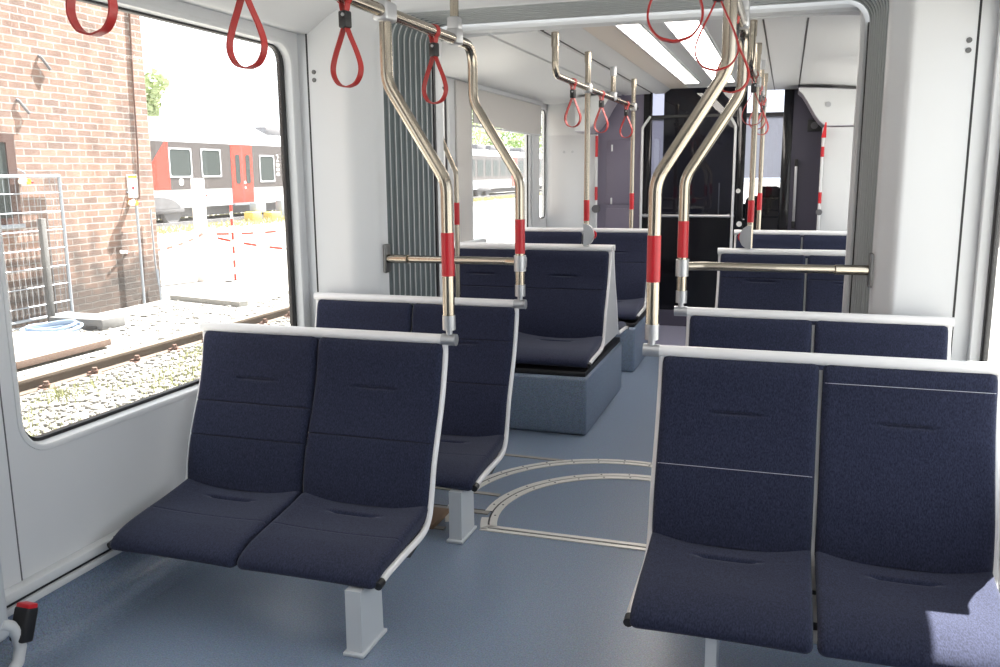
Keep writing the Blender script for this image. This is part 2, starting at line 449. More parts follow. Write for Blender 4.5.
Y0, Y1 = YE+.14, 4.20
NP = 9; steps = 8
t = thing('articulation_bellows', 'grey folded rubber bellows joining the two cars', 'bellows', (0, (Y0+Y1)/2, 0))
def bel(y, d):
    f = (y-Y0)/(Y1-Y0)
    xl = -1.07+(.072)*f; xr = 1.083-.043*f; zt = 2.14
    return U(xl-d, xr+d, zt+d*.6, .1+d, y)
bm = BM(); L = []
for i in range(NP*steps+1):
    ph = (i/steps) % 1.0
    d = .026*abs(math.sin(PI*ph))**.6
    L.append(bel(Y0+(Y1-Y0)*i/(NP*steps), d))
loft(bm, L, close_u=False); obj('bellows_skin', bm, M['teal'], t)
for i in range(NP+1):
    bm = BM(); y = Y0+(Y1-Y0)*i/NP
    tube(bm, bel(y, -.001), .0045, 6, cap=False); obj('fold_hem', bm, M['hem'], t)
bm = BM()
box(bm, -1.05, -.985, Y1+.002, Y1+.028, 0, 2.04); box(bm, 1.03, 1.12, Y1+.002, Y1+.028, 0, 2.04); struct('trim_9', bm, M['black'])
bm = BM()
loft(bm, [U(-.99, 1.034, 2.125, .05, Y1+.03), U(-.985, 1.028, 2.11, .04, Y1+.035), U(-.98, 1.005, 2.105, .03, Y1+.05), U(-.98, 1.005, 2.105, .03, Y1+.11), U(-1.02, 1.07, 2.14, .1, Y1+.13), U(-1.48, 1.55, 2.3, .02, Y1+.13)], close_u=False)
struct('trim_10', bm, M['frame_white'])
bm = BM(); loft(bm, [U(-1.5, 1.55, 2.3, .02, Y1+.02), U(-.99, 1.02, 2.125, .09, Y1+.03)], close_u=False); struct('trim_11', bm, M['frame_white'])

# ------------------------------------------------------------------ setting: far car
XL, XR = -1.42, 1.5
FW = [(4.55, 5.52, .75, 1.98), (5.97, 7.45, .75, 2.0), (7.765, 8.03, .98, 1.99)]
for s, x, nm in ((-1, XL, 'far_left'), (1, XR, 'far_right')):
    bm = BM()
    plate_with_holes(bm, (Y1+.1, YC+.05, 0, 2.3), [rrect(a, b, c, d, .07, 6) for a, b, c, d in FW], 'x', x, x+s*.05)
    struct('wall_'+nm, bm, M['frame_white'], smooth=False)
    for a, b, c, d in FW: window(s, x, a, b, c, d, r=.07, kd=.3)
h2 = [(-1.47, 2.035), (-1.40, 2.03), (-1.33, 2.035), (-1.15, 2.062), (-.95, 2.083), (-.78, 2.093)]
h3 = [(-.78, 2.093), (-.775, 2.102), (-.755, 2.102), (-.75, 2.093), (-.52, 2.098), (-.515, 2.115), (-.49, 2.115), (-.485, 2.098), (-.40, 2.10), (-.34, 2.14), (-.1, 2.145)]
prof = [(v.x, v.y) for v in smooth_path(h2, 4)]+h3
flat = [q for q in prof if not (q[1] > 2.1005 and q[0] < -.45)]
prof = [(x+XF, z) for x, z in prof]+[(-x+XF+.04, z) for x, z in flat[::-1]]
bm = BM(); sheet(bm, prof, 'y', Y1+.1, YC+.03, .03); o = struct('ceiling', bm, M['ceiling'])
for i, (x0, x1, z) in enumerate(((-.47, -.442, 2.108), (-.338, -.332, 2.128), (.588, .596, 2.096), (.783, .791, 2.092))):
    bm = BM(); box(bm, x0, x1, Y1+.14, YC, z-.0, z+.012); struct('trim_%d' % (12+i), bm, M['black'], smooth=False)
lamp(-.115, .0, Y1+.2, YC-.45, 2.138, 3, 'long lit ceiling panel of the far car, the left one of the pair', 'ceiling lights of the far car')
lamp(.125, .285, Y1+.2, YC-.45, 2.138, 3, 'long lit ceiling panel of the far car, the right one of the pair', 'ceiling lights of the far car')

t = thing('window_blind', 'pale grey roller blind half lowered over the far left window', 'blind', (XL+.02, 6.8, 1.75))
bm = BM(); sheet(bm, [(5.93, 1.765), (7.72, 1.735)], 'x', XL+.022, XL+.03, .30); obj('blind_cloth', bm, M['blind'], t, smooth=False)
bm = BM(); box(bm, XL+.016, XL+.036, 5.93, 7.72, 1.735, 1.75, .004); obj('bottom_bar', bm, M['frame_white'], t)
bm = BM(); box(bm, XL+.012, XL+.05, 5.93, 7.72, 2.0, 2.036, .01); obj('roller_box', bm, M['frame_white'], t)
bm = BM(); box(bm, XL, XL+.06, 5.70, 6.05, .84, .945, .008); box(bm, XL, XL+.05, 6.05, 6.13, .84, .935, .008)
tag(obj('window_stop', bm, M['frame_white']), 'small white box on the sill of the window under the blind', 'box')
bm = BM(); box(bm, XL, XL+.018, 5.63, 5.91, .75, 2.03, .006); struct('trim_16', bm, M['blind'])
bm = BM(); box(bm, XL, XL+.017, 7.5, 7.70, .75, 2.0, .005); struct('trim_17', bm, M['frame_white'])

bm = BM(); box(bm, -.30, -.135, Y1+.16, YC-.02, 2.1365, 2.141); struct('trim_34', bm, plain('lamp_tint_panel', (.66, .6, .54), .4), smooth=False)  # centre ceiling panel; warm reflection of the lamps put into its colour
# cab partition
bm = BM()
box(bm, -.97, -.525, YC, YC+.05, 0, 2.14)
w = struct('wall_far', bm, M['purple'], smooth=False)
bm = BM(); box(bm, .755, 1.01, YC, YC+.05, 0, 2.14); struct('wall_far_right_panel', bm, M['purpledark'], smooth=False)
bm = BM()
for a, b in ((-.525, -.455), (.29, .37), (.675, .755)): box(bm, a, b, YC-.01, YC+.06, 0, 2.14, .004)
box(bm, .37, .675, YC-.005, YC+.05, 0, .75)
struct('trim_18', bm, M['blackgloss'])
bm = BM(); box(bm, -.455, .675, YC-.006, YC+.03, 1.885, 1.91); struct('trim_19', bm, M['black'], smooth=False)
bm = BM(); box(bm, -.97, 1.01, YC-.012, YC, 0, .15); struct('trim_20', bm, M['purpledark'], smooth=False)
d = BM(); box(d, -.452, .287, YC+.02, YC+.045, .15, 1.0); door = struct('door_1', d, M['blackgloss'], smooth=False)
bm = BM(); bm.faces.new([bm.verts.new(p) for p in ((-.455, YC+.03, 1.0), (.29, YC+.03, 1.0), (.29, YC+.03, 2.14), (-.455, YC+.03, 2.14))]); obj('door_glass', bm, M['glassdark'], door, smooth=False)
bm = BM(); bm.faces.new([bm.verts.new(p) for p in ((.37, YC+.03, .75), (.675, YC+.03, .75), (.675, YC+.03, 2.14), (.37, YC+.03, 2.14))]); wv = struct('window_20', bm, M['glasscab'], smooth=False)
bm = BM()
box(bm, -.86, -.62, YC-.008, YC, 1.12, 1.70, .003); box(bm, -.86, -.62, YC-.008, YC, .3, 1.08, .003)
struct('trim_21', bm, M['purple'])
for z, hi in ((1.6, 'upper'), (1.12, 'lower')):
    bm = BM(); box(bm, -.815, -.80, YC-.02, YC-.004, z, z+.06, .003)
    tag(obj('cabinet_catch', bm, M['frame_white']), '%s small pale catch on the violet cab wall cabinet' % hi, 'catch', 'cabinet catches')
for x, sd in ((-.525, 'left'), (.285, 'right')):
    t = thing('door_handrail', 'upright pale handrail on the %s post of the dark cab door' % sd, 'handrail', (x, YC-.05, .4), 'handrails of the cab door')
    bm = BM(); sx = 1 if x < 0 else -1
    tube(bm, fillet([(x, YC-.012, .35), (x, YC-.06, .40), (x, YC-.06, 1.80), (x+sx*.06, YC-.012, 1.90)], .05), .012, 10); obj('rail', bm, M['frame_white'], t)
    for z in (.36, 1.02):
        bm = BM(); cyl(bm, (x, YC-.06, z), (x, YC-.008, z), .016, 12); obj('bracket', bm, M['alu'], t)
t = thing('door_crossbar', 'horizontal steel bar across the dark cab door', 'handrail', (-.1, YC-.03, 1.02))
bm = BM(); cyl(bm, (-.505, YC-.045, 1.02), (.265, YC-.045, 1.02), .013, 12); obj('bar', bm, M['alu'], t)
for x in (-.49, .25):
    bm = BM(); cyl(bm, (x, YC-.045, 1.02), (x, YC+.022, 1.02), .017, 12); obj('bracket', bm, M['alu'], t)
t = thing('panel_handle', 'long upright metal handle on the dark right cab panel', 'handle', (.80, YC-.05, .95))
bm = BM(); box(bm, .788, .812, YC-.05, YC-.03, .95, 1.5, .006); obj('grip', bm, M['alu'], t)
for z in (.94, 1.47):
    bm = BM(); box(bm, .786, .814, YC-.055, YC, z-.02, z+.04, .005); obj('mount', bm, M['black'], t)
t = thing('door_speaker', 'square black device high on the dark right cab panel', 'speaker', (.93, YC-.02, 1.8))
bm = BM(); box(bm, .875, .985, YC-.02, YC, 1.74, 1.84, .005); obj('housing', bm, M['black'], t)
bm = BM(); cyl(bm, (.93, YC-.024, 1.79), (.93, YC-.015, 1.79), .03, 16); obj('grille', bm, M['traingrey'], t)
bm = BM(); cyl(bm, (.325, YC-.02, 1.24), (.325, YC-.008, 1.24), .02, 14)
tag(obj('round_sticker', bm, M['signwhite']), 'upper round white sticker on the black post of the cab door', 'sticker', 'round stickers on the cab post')
bm = BM(); cyl(bm, (.345, YC-.02, .95), (.345, YC-.008, .95), .024, 14)
tag(obj('round_sticker', bm, M['signwhite']), 'lower round white sticker on the black post of the cab door', 'sticker', 'round stickers on the cab post')

# white end panels either side of the cab with overhead boxes and red door marks
for s, xi, xo, sd in ((-1, -.95, XL, 'left'), (1, 1.003, XR, 'right')):
    dp = .04 if s < 0 else .455
    bm = BM(); a, b_ = sorted((xi, xo)); box(bm, a, b_, YC-dp, YC-.012, 0, 1.755 if s > 0 else 1.755, .008)
    if s < 0: box(bm, a, xi-.11, YC-dp, YC-.012, 1.75, 2.13, .008)
    struct('wall_panel_'+sd, bm, M['frame_white'])
    t = thing('overhead_box', 'white curved overhead box in the far %s ceiling corner' % sd, 'overhead box', (xi, YC-.4, 2.0))
    xb = xo if s > 0 else xi-.10
    pr = [(xb, 2.02 if s > 0 else 2.05), (xi+s*.1, 2.05), (xi-s*.08, 2.065), (xi-s*.22, 2.07)]
    for k in range(8):
        q = k/7; pr.append((xi-s*.22*(1-q)**1.0+s*.02*q, 2.05-.29*math.sin(q*PI/2*1.0)**1.5))
    pr.append((xb, 1.76))
    bm = BM(); prism(bm, pr, 'y', YC-.46, YC-.02); obj('body', bm, M['lavender'], t)
    bm = BM(); prism(bm, [(xi+(u-xi)*.985, 1.94+(v-1.94)*.96) for u, v in pr], 'y', YC-.47, YC-.455); obj('front_panel', bm, M['frame_white'], t)
    for z, r_ in ((1.93, .022), (2.0, .02)):
        bm = BM(); cyl(bm, (xi+s*.02-s*.01, YC-.476, z), (xi+s*.01, YC-.465, z), r_, 16); obj('loudspeaker', bm, M['alu'] if z < 1.95 else M['frame_white'], t)
    yg = YC-dp-.03
    t = thing('door_pillar_grip', 'red and white upright grip on the %s white cab panel edge' % sd, 'grip', (xi, YC-.18, 1.0), 'grips beside the cab')
    bm = BM(); cyl(bm, (xi-s*.012, yg, .9), (xi-s*.012, yg, 1.75), .012, 10); obj('grip_bar', bm, M['frame_white'], t)
    for z0, z1 in (((1.55, 1.74), (1.16, 1.28)) if s < 0 else ((1.52, 1.60), (1.15, 1.24))):
        bm = BM(); cyl(bm, (xi-s*.012, yg, z0), (xi-s*.012, yg, z1), .0135, 10); obj('red_band', bm, M['red'], t)
    bm = BM(); cyl(bm, (xi-s*.012, yg-.025, 1.08), (xi-s*.012, yg+.025, 1.08), .036 if s < 0 else .024, 18); obj('stop_button', bm, M['traingrey'], t)
    if s > 0:
        bm = BM(); prism(bm, [(xi-.004, 1.79), (xi+.006, 1.79), (xi+.008, 1.67), (xi-.030, 1.67)], 'y', yg-.03, yg-.02)
        tag(obj('emergency_flag', bm, M['knobred'], smooth=False), 'red emergency release flag beside the right overhead box', 'flag')
for i, (x, s) in enumerate(((-1.3, 'left'), (-1.22, 'right'))):
    bm = BM(); cyl(bm, (x+.05, YC-.046, 1.60), (x+.05, YC-.038, 1.60), .012, 10)
    tag(obj('screw', bm, M['alu']), '%s one of two screws on the white panel left of the cab' % s, 'screw', 'screws beside the cab')

# cab interior
bm = BM(); box(bm, -1.0, 1.06, YC+.03, YC+1.75, 2.42, 2.46); box(bm, -1.5, 1.55, YC+.001, YC+.05, 2.14, 2.46); struct('wall_cab_roof', bm, M['frame_white'], smooth=False)
for x, nm in ((-1.02, 'left'), (1.04, 'right')):
    bm = BM(); box(bm, x-.02, x+.02, YC+.05, YC+1.75, 0, 2.46); struct('wall_cab_'+nm, bm, M['purpledark'], smooth=False)
bm = BM(); plate_with_holes(bm, (-1.04, 1.06, 0, 2.46), [rrect(-.95, .97, .92, 2.36, .08)], 'y', YC+1.72, YC+1.76); struct('wall_cab_front', bm, M['traingrey'], smooth=False)
bm = BM(); bm.faces.new([bm.verts.new(p) for p in ((-.95, YC+1.74, .9), (.97, YC+1.74, .9), (.97, YC+1.74, 2.38), (-.95, YC+1.74, 2.38))]); struct('window_21', bm, M['glasscab'], smooth=False)
for a, b_, sd in ((-.92, -.3, 'left'), (-.28, .94, 'right')):
    t = thing('sun_blind', 'blue grey sun blind on the %s of the cab windscreen' % sd, 'blind', ((a+b_)/2, YC+1.68, 1.4), 'sun blinds in the cab')
    bm = BM(); box(bm, a, b_, YC+1.69, YC+1.695, 1.34, 1.98); obj('blind_cloth', bm, M['cabblind'], t, smooth=False)
    bm = BM(); box(bm, a, b_, YC+1.67, YC+1.71, 1.97, 2.005, .005); obj('roller', bm, M['black'], t)
t = thing('cab_chair', 'black driver seat behind the cab window', 'seat', (.52, YC+.8, 0))
bm = BM(); box(bm, .36, .78, YC+.62, YC+.74, .55, 1.18, .06, 3); obj('seat_back', bm, M['navyseat'], t)
bm = BM(); box(bm, .48, .68, YC+.63, YC+.73, 1.16, 1.27, .04, 3); obj('headrest', bm, M['navyseat'], t)
bm = BM(); box(bm, .34, .80, YC+.70, YC+1.2, .46, .58, .05, 3); obj('seat_cushion', bm, M['navyseat'], t)
bm = BM(); cyl(bm, (.57, YC+.95, 0), (.57, YC+.95, .46), .07); cyl(bm, (.57, YC+.95, 0), (.57, YC+.95, .03), .2); obj('pedestal', bm, M['traingrey'], t)
t = thing('driver_console', 'dark driving desk below the cab windscreen', 'console', (0, YC+1.5, 0))
bm = BM(); prism(bm, [(YC+1.25, 0), (YC+1.3, .78), (YC+1.45, .92), (YC+1.7, .95), (YC+1.7, 0)], 'x', -.95, .98); obj('desk', bm, M['black'], t, smooth=False)
bm = BM(); box(bm, .55, .82, YC+1.35, YC+1.40, .9, 1.12, .01); obj('monitor', bm, M['blackgloss'], t)
bm = BM(); box(bm, .30, .48, YC+1.40, YC+1.45, .92, 1.08, .01); obj('screen', bm, M['blackgloss'], t)
t = thing('cab_cabinet', 'tall dark cabinet seen through the cab door glass', 'cabinet', (0, YC+1.0, 0))
bm = BM(); box(bm, -.46, .32, YC+.85, YC+1.15, 0, 2.40, .01); obj('body', bm, plain('cab_cabinet_blue', (.045, .045, .075), .35), t)
for x in (-.2, .1):
    bm = BM(); box(bm, x-.006, x+.006, YC+.835, YC+.852, .9, 1.3, .003); obj('handle', bm, M['alu'], t)

# ------------------------------------------------------------------ floor trims of the turntable
def arc_strip(bm, c, r0, r1, a0, a1, z=.004, n=48):
    L = []
    for k in range(n+1):
        a = math.radians(a0+(a1-a0)*k/n)
        ca, sa = math.cos(a), math.sin(a)
        L.append([(c[0]+r0*ca, c[1]+r0*sa, 0.0005), (c[0]+r0*ca, c[1]+r0*sa, z), (c[0]+r1*ca, c[1]+r1*sa, z), (c[0]+r1*ca, c[1]+r1*sa, .0005)])
    loft(bm, L)
    bm.faces.new([v for v in bm.verts][:4]) if len(bm.verts) == 4*(n+1) else None
def line_strip(bm, p, q, w0, w1, z=.004):
    p, q = Vector((*p, 0)), Vector((*q, 0)); d = (q-p).normalized(); nn = Vector((-d.y, d.x, 0))
    vs = [p+nn*w0, q+nn*w0, q+nn*w1, p+nn*w1]
    A = [bm.verts.new((v.x, v.y, .0005)) for v in vs]; B = [bm.verts.new((v.x, v.y, z)) for v in vs]
    for i in range(4): bm.faces.new((A[i], A[(i+1) % 4], B[(i+1) % 4], B[i]))
    bm.faces.new(B)
CO, RO, CI, RI = (.085, 3.44), .663, (.17, 3.345), .560
bm = BM(); arc_strip(bm, CO, RO-.034, RO-.005, -20, 205); struct('trim_22', bm, M['strip'], smooth=False)
bm = BM(); arc_strip(bm, CO, RO+.005, RO+.030, -20, 205); struct('trim_23', bm, M['strip'], smooth=False)
bm = BM(); arc_strip(bm, CO, RO-.006, RO+.006, -20, 205, .002); struct('trim_24', bm, M['black'], smooth=False)
bm = BM(); arc_strip(bm, CI, RI-.034, RI-.004, -22, 201); struct('trim_25', bm, M['strip'], smooth=False)
bm = BM(); arc_strip(bm, CI, RI+.004, RI+.034, -5, 184); arc_strip(bm, CI, RI+.004, RI+.034, 191, 203); struct('trim_26', bm, M['strip'], smooth=False)
bm = BM(); arc_strip(bm, CI, RI-.005, RI+.005, -20, 202, .002); struct('trim_27', bm, M['black'], smooth=False)
bm = BM(); line_strip(bm, (-.365, 3.135), (.70, 3.135), .006, .028); line_strip(bm, (-.38, 3.135), (.70, 3.135), -.028, -.006); struct('trim_28', bm, M['strip'], smooth=False)
bm = BM(); line_strip(bm, (-.365, 3.135), (.70, 3.135), -.007, .007, .002); struct('trim_29', bm, M['black'], smooth=False)
bm = BM(); line_strip(bm, (-1.2, 3.31), (-.39, 3.31), -.006, .006, .002); struct('trim_30', bm, M['black'], smooth=False)
bm = BM(); line_strip(bm, (-1.2, 3.285), (-.40, 3.285), -.016, .016); line_strip(bm, (-1.2, 3.52), (-.42, 3.495), -.014, .014); line_strip(bm, (-1.2, 4.06), (-.26, 4.035), -.014, .014); line_strip(bm, (-1.2, 3.08), (-.52, 3.08), -.014, .014)
struct('trim_31', bm, plain('dull_strip', (.33, .31, .28), .5, .3), smooth=False)
for i in range(15):     # screw heads along the arcs
    pass
bm = BM()
def dots(c, r, a0, a1, n):
    for k in range(n):
        a = math.radians(a0+(a1-a0)*(k+.5)/n)
        cyl(bm, (c[0]+r*math.cos(a), c[1]+r*math.sin(a), .0035), (c[0]+r*math.cos(a), c[1]+r*math.sin(a), .005), .0045, 8)
dots(CO, RO+.018, 0, 200, 18); dots(CO, RO-.02, 0, 200, 18); dots(CI, RI+.019, 0, 183, 14); dots(CI, RI-.019, 0, 195, 15)
struct('trim_32', bm, M['traingrey'])
bm = BM(); line_strip(bm, (.0, 4.36), (.0, YC-.02), 0, .001, .001); bm.free()
bm = BM(); box(bm, -.70, .80, 6.98, YC, .0, .004); struct('trim_33', bm, M['floor2'], smooth=False)
bm = BM(); box(bm, -.66, -.56, 3.06, 3.24, 0, .022, .004); tag(obj('floor_cover', bm, plain('brown_cover', (.25, .16, .1), .7)), 'small brown floor cover behind the second left seat leg', 'cover')

# ------------------------------------------------------------------ seats
TUBE = [(0, .855), (-.004, .80), (-.02, .735), (-.048, .64), (-.092, .535), (-.128, .45), (-.150, .37), (-.168, .305), (-.20, .262), (-.26, .243), (-.40, .238), (-.51, .232), (-.555, .224)]
BACKF = [(-.012, .842), (-.024, .832), (-.036, .80), (-.043, .76), (-.060, .69), (-.088, .61), (-.124, .53), (-.155, .455), (-.174, .39), (-.184, .34), (-.188, .29)]
SEATF = [(-.15, .312), (-.19, .308), (-.25, .300), (-.33, .292), (-.41, .286), (-.48, .278), (-.538, .264), (-.574, .246), (-.588, .226), (-.578, .208), (-.54, .204)]

def pad(front, thick, x0, x1, k, features, cup, nx=22, inward=(1, 0)):
    """upholstered pad: profile front (y,z), swept x0..x1 with rounded sides; features: (profile position 0..1, depth, xa, xb, sharpness)"""
    path = [Vector(p) for p in smooth_path(front, 7)]
    path = [(Vector((p.x, k(p.y)))) for p in path]
    n0 = len(path)
    # arc-length resample with extra rows at features
    L = [0]
    for a, b_ in zip(path, path[1:]): L.append(L[-1]+(b_-a).length)
    T = L[-1]
    ts = [T*i/60 for i in range(61)]
    for f in features:
        ts += [f[0]*T+d for d in (-.012, -.008, -.005, -.0025, 0, .0025, .005, .008, .012)]
    ts = sorted(x for x in ts if 0 <= x <= T)
    def at(s):
        for i in range(len(L)-1):
            if L[i+1] >= s: 
                q = (s-L[i])/max(1e-9, L[i+1]-L[i]); return path[i].lerp(path[i+1], q), (path[i+1]-path[i]).normalized()
        return path[-1], (path[-1]-path[-2]).normalized()
    xs = []
    for i in range(nx+1):
        u = -math.cos(PI*i/nx) if False else -1+2*i/nx
        xs.append(u)
    xs = sorted(set([-1, -.985, -.965, -.94, -.91]+[u for u in xs if abs(u) < .9]+[.91, .94, .965, .985, 1]))
    w = (x1-x0)/2; cx = (x0+x1)/2
    bm = BM(); F = []; B = []
    for s in ts:
        p, t = at(s); nrm = Vector((t.y, -t.x))         # towards the sitter
        row = []; rowb = []
        for u in xs:
            e = max(0.0, (abs(u)-.90)/.10)
            off = -.020*(1-math.sqrt(max(0, 1-e*e)))     # rounded side edge
            q = s/T
            off += cup(q)*(abs(u)**2.2)-cup(q)*.5
            for (f, dep, xa, xb, sh) in features:
                if xa <= u <= xb:
                    edge = min(1, (u-xa)/.12 if xa > -1 else 1, (xb-u)/.12 if xb < 1 else 1)
                    dd = (s-f*T)
                    off -= dep*math.exp(-(dd/sh)**2)*max(0, edge)
            pp = p+nrm*off
            row.append(bm.verts.new((cx+w*u, pp.x, pp.y)))
            pb = p-nrm*thick
            rowb.append(bm.verts.new((cx+w*(u if abs(u) < .97 else math.copysign(.985, u)), pb.x, pb.y)))
        F.append(row); B.append(rowb)
    nr, nc = len(F), len(xs)
    for i in range(nr-1):
        for j in range(nc-1):
            bm.faces.new((F[i][j], F[i][j+1], F[i+1][j+1], F[i+1][j])); bm.faces.new((B[i][j+1], B[i][j], B[i+1][j], B[i+1][j+1]))
        bm.faces.new((F[i+1][0], B[i+1][0], B[i][0], F[i][0])); bm.faces.new((F[i][-1], B[i][-1], B[i+1][-1], F[i+1][-1]))
    for j in range(nc-1):
        bm.faces.new((F[0][j+1], F[0][j], B[0][j], B[0][j+1])); bm.faces.new((F[-1][j], F[-1][j+1], B[-1][j+1], B[-1][j]))
    def surf(q):   # points of the surface at profile position q for stitching
        p, t = at(q*T); nrm = Vector((t.y, -t.x))
        out = []
        for u in [(-.97+1.94*i/30) for i in range(31)]:
            e = max(0.0, (abs(u)-.90)/.10)
            off = -.020*(1-math.sqrt(max(0, 1-e*e)))+cup(q)*(abs(u)**2.2)-cup(q)*.5+.0006
            pp = p+nrm*off; out.append((cx+w*u, pp.x, pp.y))
        return out
    return bm, surf

def zq(z):     # profile position of a height on the backrest front (measured unscaled)
    P = [Vector(p) for p in smooth_path(BACKF, 7)]; L = [0]
    for a, b_ in zip(P, P[1:]): L.append(L[-1]+(b_-a).length)
    for i in range(len(P)-1):
        if P[i+1].y <= z: return (L[i]+(L[i+1]-L[i])*(P[i].y-z)/max(1e-9, P[i].y-P[i+1].y))/L[-1]
    return 1

def bench(label, group, x0, x1, ybar, backs, facing=-1, lift=0.0, squash=1.0, leg=None, base=False):
    """two seats side by side between x0 and x1; faces -Y (facing=-1) or +Y; backs: seam list per seat"""
    cx = (x0+x1)/2
    t = thing('double_seat', label, 'seat', (cx, ybar, 0), group)
    def k(z): return (.24+(z-.24)*squash if z > .24 else z)+lift
    def Q(x, y, z): return (x, ybar+y*(-facing), k(z))
    fl = -facing
    def fin(bm):      # local profile -> world
        for v in bm.verts: v.co = Vector((v.co.x, ybar+v.co.y*fl, v.co.z))
        return bm
    mid = (x0+x1)/2
    gp = .0025 if x0 < 0 else .005
    for i, (a, b_) in enumerate(((x0+.003, mid-gp), (mid+gp, x1-.003))):
        seams = backs[i]
        feats = [(zq(.682), .010, -.36, .36, .0055)]
        for z, kind in seams:
            if kind == 'd': feats.append((zq(z), .0035, -1, 1, .0028))
        bm, surf = pad(BACKF, .03, a, b_, k, feats, lambda q: -.010*max(0, q-.55)/.45+.003)
        bo = obj('backrest', fin(bm), M['fabric'], t)
        for z, kind in seams:
            bm2 = BM(); pts = [Vector((p[0], ybar+p[1]*fl, p[2])) for p in surf(zq(z))]
            if kind == 'l': tube(bm2, pts, .0011, 5, True); obj('seam_stitching', bm2, M['stitch'], bo)
            else: tube(bm2, [p+Vector((0, .0022*fl, 0)) for p in pts], .0010, 5, True); obj('seam_stitching', bm2, M['darkstitch'], bo)
        feats = [(.20, .013, -.38, .38, .007)]+([(.47, .0015, -1, 1, .003)] if x0 < 0 and not lift else [])
        bm, surf = pad(SEATF, .042, a, b_, k, feats, lambda q: .026*max(0, 1-q*1.7)+.003, inward=(.3, -1))
        obj('seat_cushion', fin(bm), M['fabric'], t)
    # white frame
    for x, s in ((x0, -1), (x1, 1)):
        bm = BM(); tube(bm, [Q(x, p.x+(.010 if x0 > 0 else .004)*min(1, max(0, (.86-p.y)*12)), p.y-(.004 if p.y < .3 else 0)) for p in smooth_path(TUBE, 5)], .0115, 10); st = obj('side_tube', bm, M['seatwhite'], t)
        bm = BM(); cyl(bm, Q(x, -.545, .221), Q(x, -.573, .217), .0135, 12); obj('end_cap', bm, M['black'], st)
    bm = BM(); tube(bm, [Q(x0-.014, 0, .856), Q(x1+.014, 0, .856)], .0185, 14); obj('top_rail', bm, M['seatwhite'], t)
    path = [Vector(p) for p in smooth_path(TUBE, 4)]
    bm = BM(); L = []
    for p in path[2:-2]:
        e_ = .03 if p.y < .33 else 0
        L.append([Q(x0+e_, p.x+.004, p.y-.006), Q(x1-e_, p.x+.004, p.y-.006), Q(x1-e_, p.x+.014, p.y-.018), Q(x0+e_, p.x+.014, p.y-.018)])
    loft(bm, L); obj('seat_shell', bm, M['seatwhite'], t)
    bm = BM()
    for y in (-.47, -.28): a, b_ = Q(x0+.03, y-.015, .212), Q(x1-.06, y+.015, .236); box(bm, a[0], b_[0], min(a[1], b_[1]), max(a[1], b_[1]), a[2], b_[2], .004)
    obj('cross_beam', bm, M['black'], t)
    if leg is not None:
        bm = BM(); xs_ = (x1-.05 if x0 < 0 else x0+.03); prism(bm, [(ybar+v[0]*fl, v[1]) for v in ((-.40, .225), (-.18, .235), (-.20, .185), (-.27, .17))], 'x', xs_, xs_+.02); obj('under_bracket', bm, M['black'], t, smooth=False)
        lx = leg; yy = lambda y: ybar+y*fl
        bm = BM()
        ya, yb2 = sorted((yy(-.645+.03), yy(-.49))); 
        hw = .026 if x0 < 0 else .015
        ya, yb2 = sorted((yy(-.605), yy(-.46)) if x0 < 0 else (yy(-.565), yy(-.44)))
        L = []
        for z, g in ((.006, 0), (.206, .002)):
            L.append([(lx-hw+g*.3, ya+g, z), (lx+hw-g*.3, ya+g, z), (lx+hw-g*.3, yb2-g*2, z), (lx-hw+g*.3, yb2-g*2, z)])
        loft(bm, L); bm.verts.ensure_lookup_table(); bm.faces.new(bm.verts[-4:])
        lg = obj('leg', bm, M['leg'], t, smooth=False)
        bm = BM(); box(bm, lx-hw-.008, lx+hw+.008, ya-.012, yb2+.012, .0005, .012, .003); obj('foot_plate', bm, M['leg'], lg)
    return t

GS = 'navy two-place seats of the tram'
XA, XB = .362, 1.335
XA2 = .38
bench('nearest left navy double seat, beside the big left window', GS, -XB, -XA, 2.73, [[(.597, 'd'), (.48, 'd')], [(.52, 'd')]], leg=-.43)
bench('second left navy double seat, directly behind the nearest left one', GS, -XB, -XA, 3.575, [[(.60, 'd')], [(.70, 'd'), (.52, 'd')]], leg=-.43)
bench('nearest right navy double seat with pale stitch lines and sunlit cushion corner', GS, XA2, XB, 2.74, [[(.525, 'l')], [(.792, 'l')]], leg=.60)
bench('second right navy double seat, behind the one with pale stitching', GS, XA2, XB, 3.56, [[(.72, 'd')], [(.6, 'd')]], leg=.60)
FL0, FL1, FR0, FR1 = -1.30, -.244, .39, 1.32
SQ, LF = .915, .165
bench('navy double seat on the nearer left grey podium, facing the camera', GS, FL0, FL1, 5.09, [[(.6, 'd')], [(.6, 'd')]], lift=LF, squash=SQ)
bench('left double seat turned away, back to back with the seat on the nearer podium', GS, FL0, FL1, 5.17, [[(.6, 'd')], [(.6, 'd')]], facing=1, lift=LF, squash=SQ)
bench('farthest left navy double seat on the second grey podium before the cab', GS, FL0, FL1, 6.70, [[(.7, 'd')], [(.6, 'd')]], lift=LF, squash=SQ)
bench('right navy double seat just beyond the bellows, behind the steel crossbar', GS, FR0, FR1, 5.09, [[(.7, 'd')], [(.7, 'd')]], lift=LF, squash=SQ)
bench('farthest right navy double seat, nearest the dark right cab panel', GS, FR0, FR1, 6.70, [[(.7, 'd')], [(.6, 'd')]], lift=LF, squash=SQ)
def podium(label, x0, x1, y0, y1, h=.325):
    bm = BM(); box(bm, x0, x1, y0, y1, 0, h, .02, 3)
    t = thing('seat_podium', label, 'podium', ((x0+x1)/2, (y0+y1)/2, 0), 'floor-covered seat podiums')
    o = obj('body', bm, M['floor'], t)
    bm = BM(); box(bm, x0+.03, x1-.01, y0+.02, y1-.02, h, h+.028, .004); obj('seat_base', bm, M['black'], t)
podium('blue grey podium under the back-to-back seats on the left', -1.41, -.244, 4.47, 5.56)
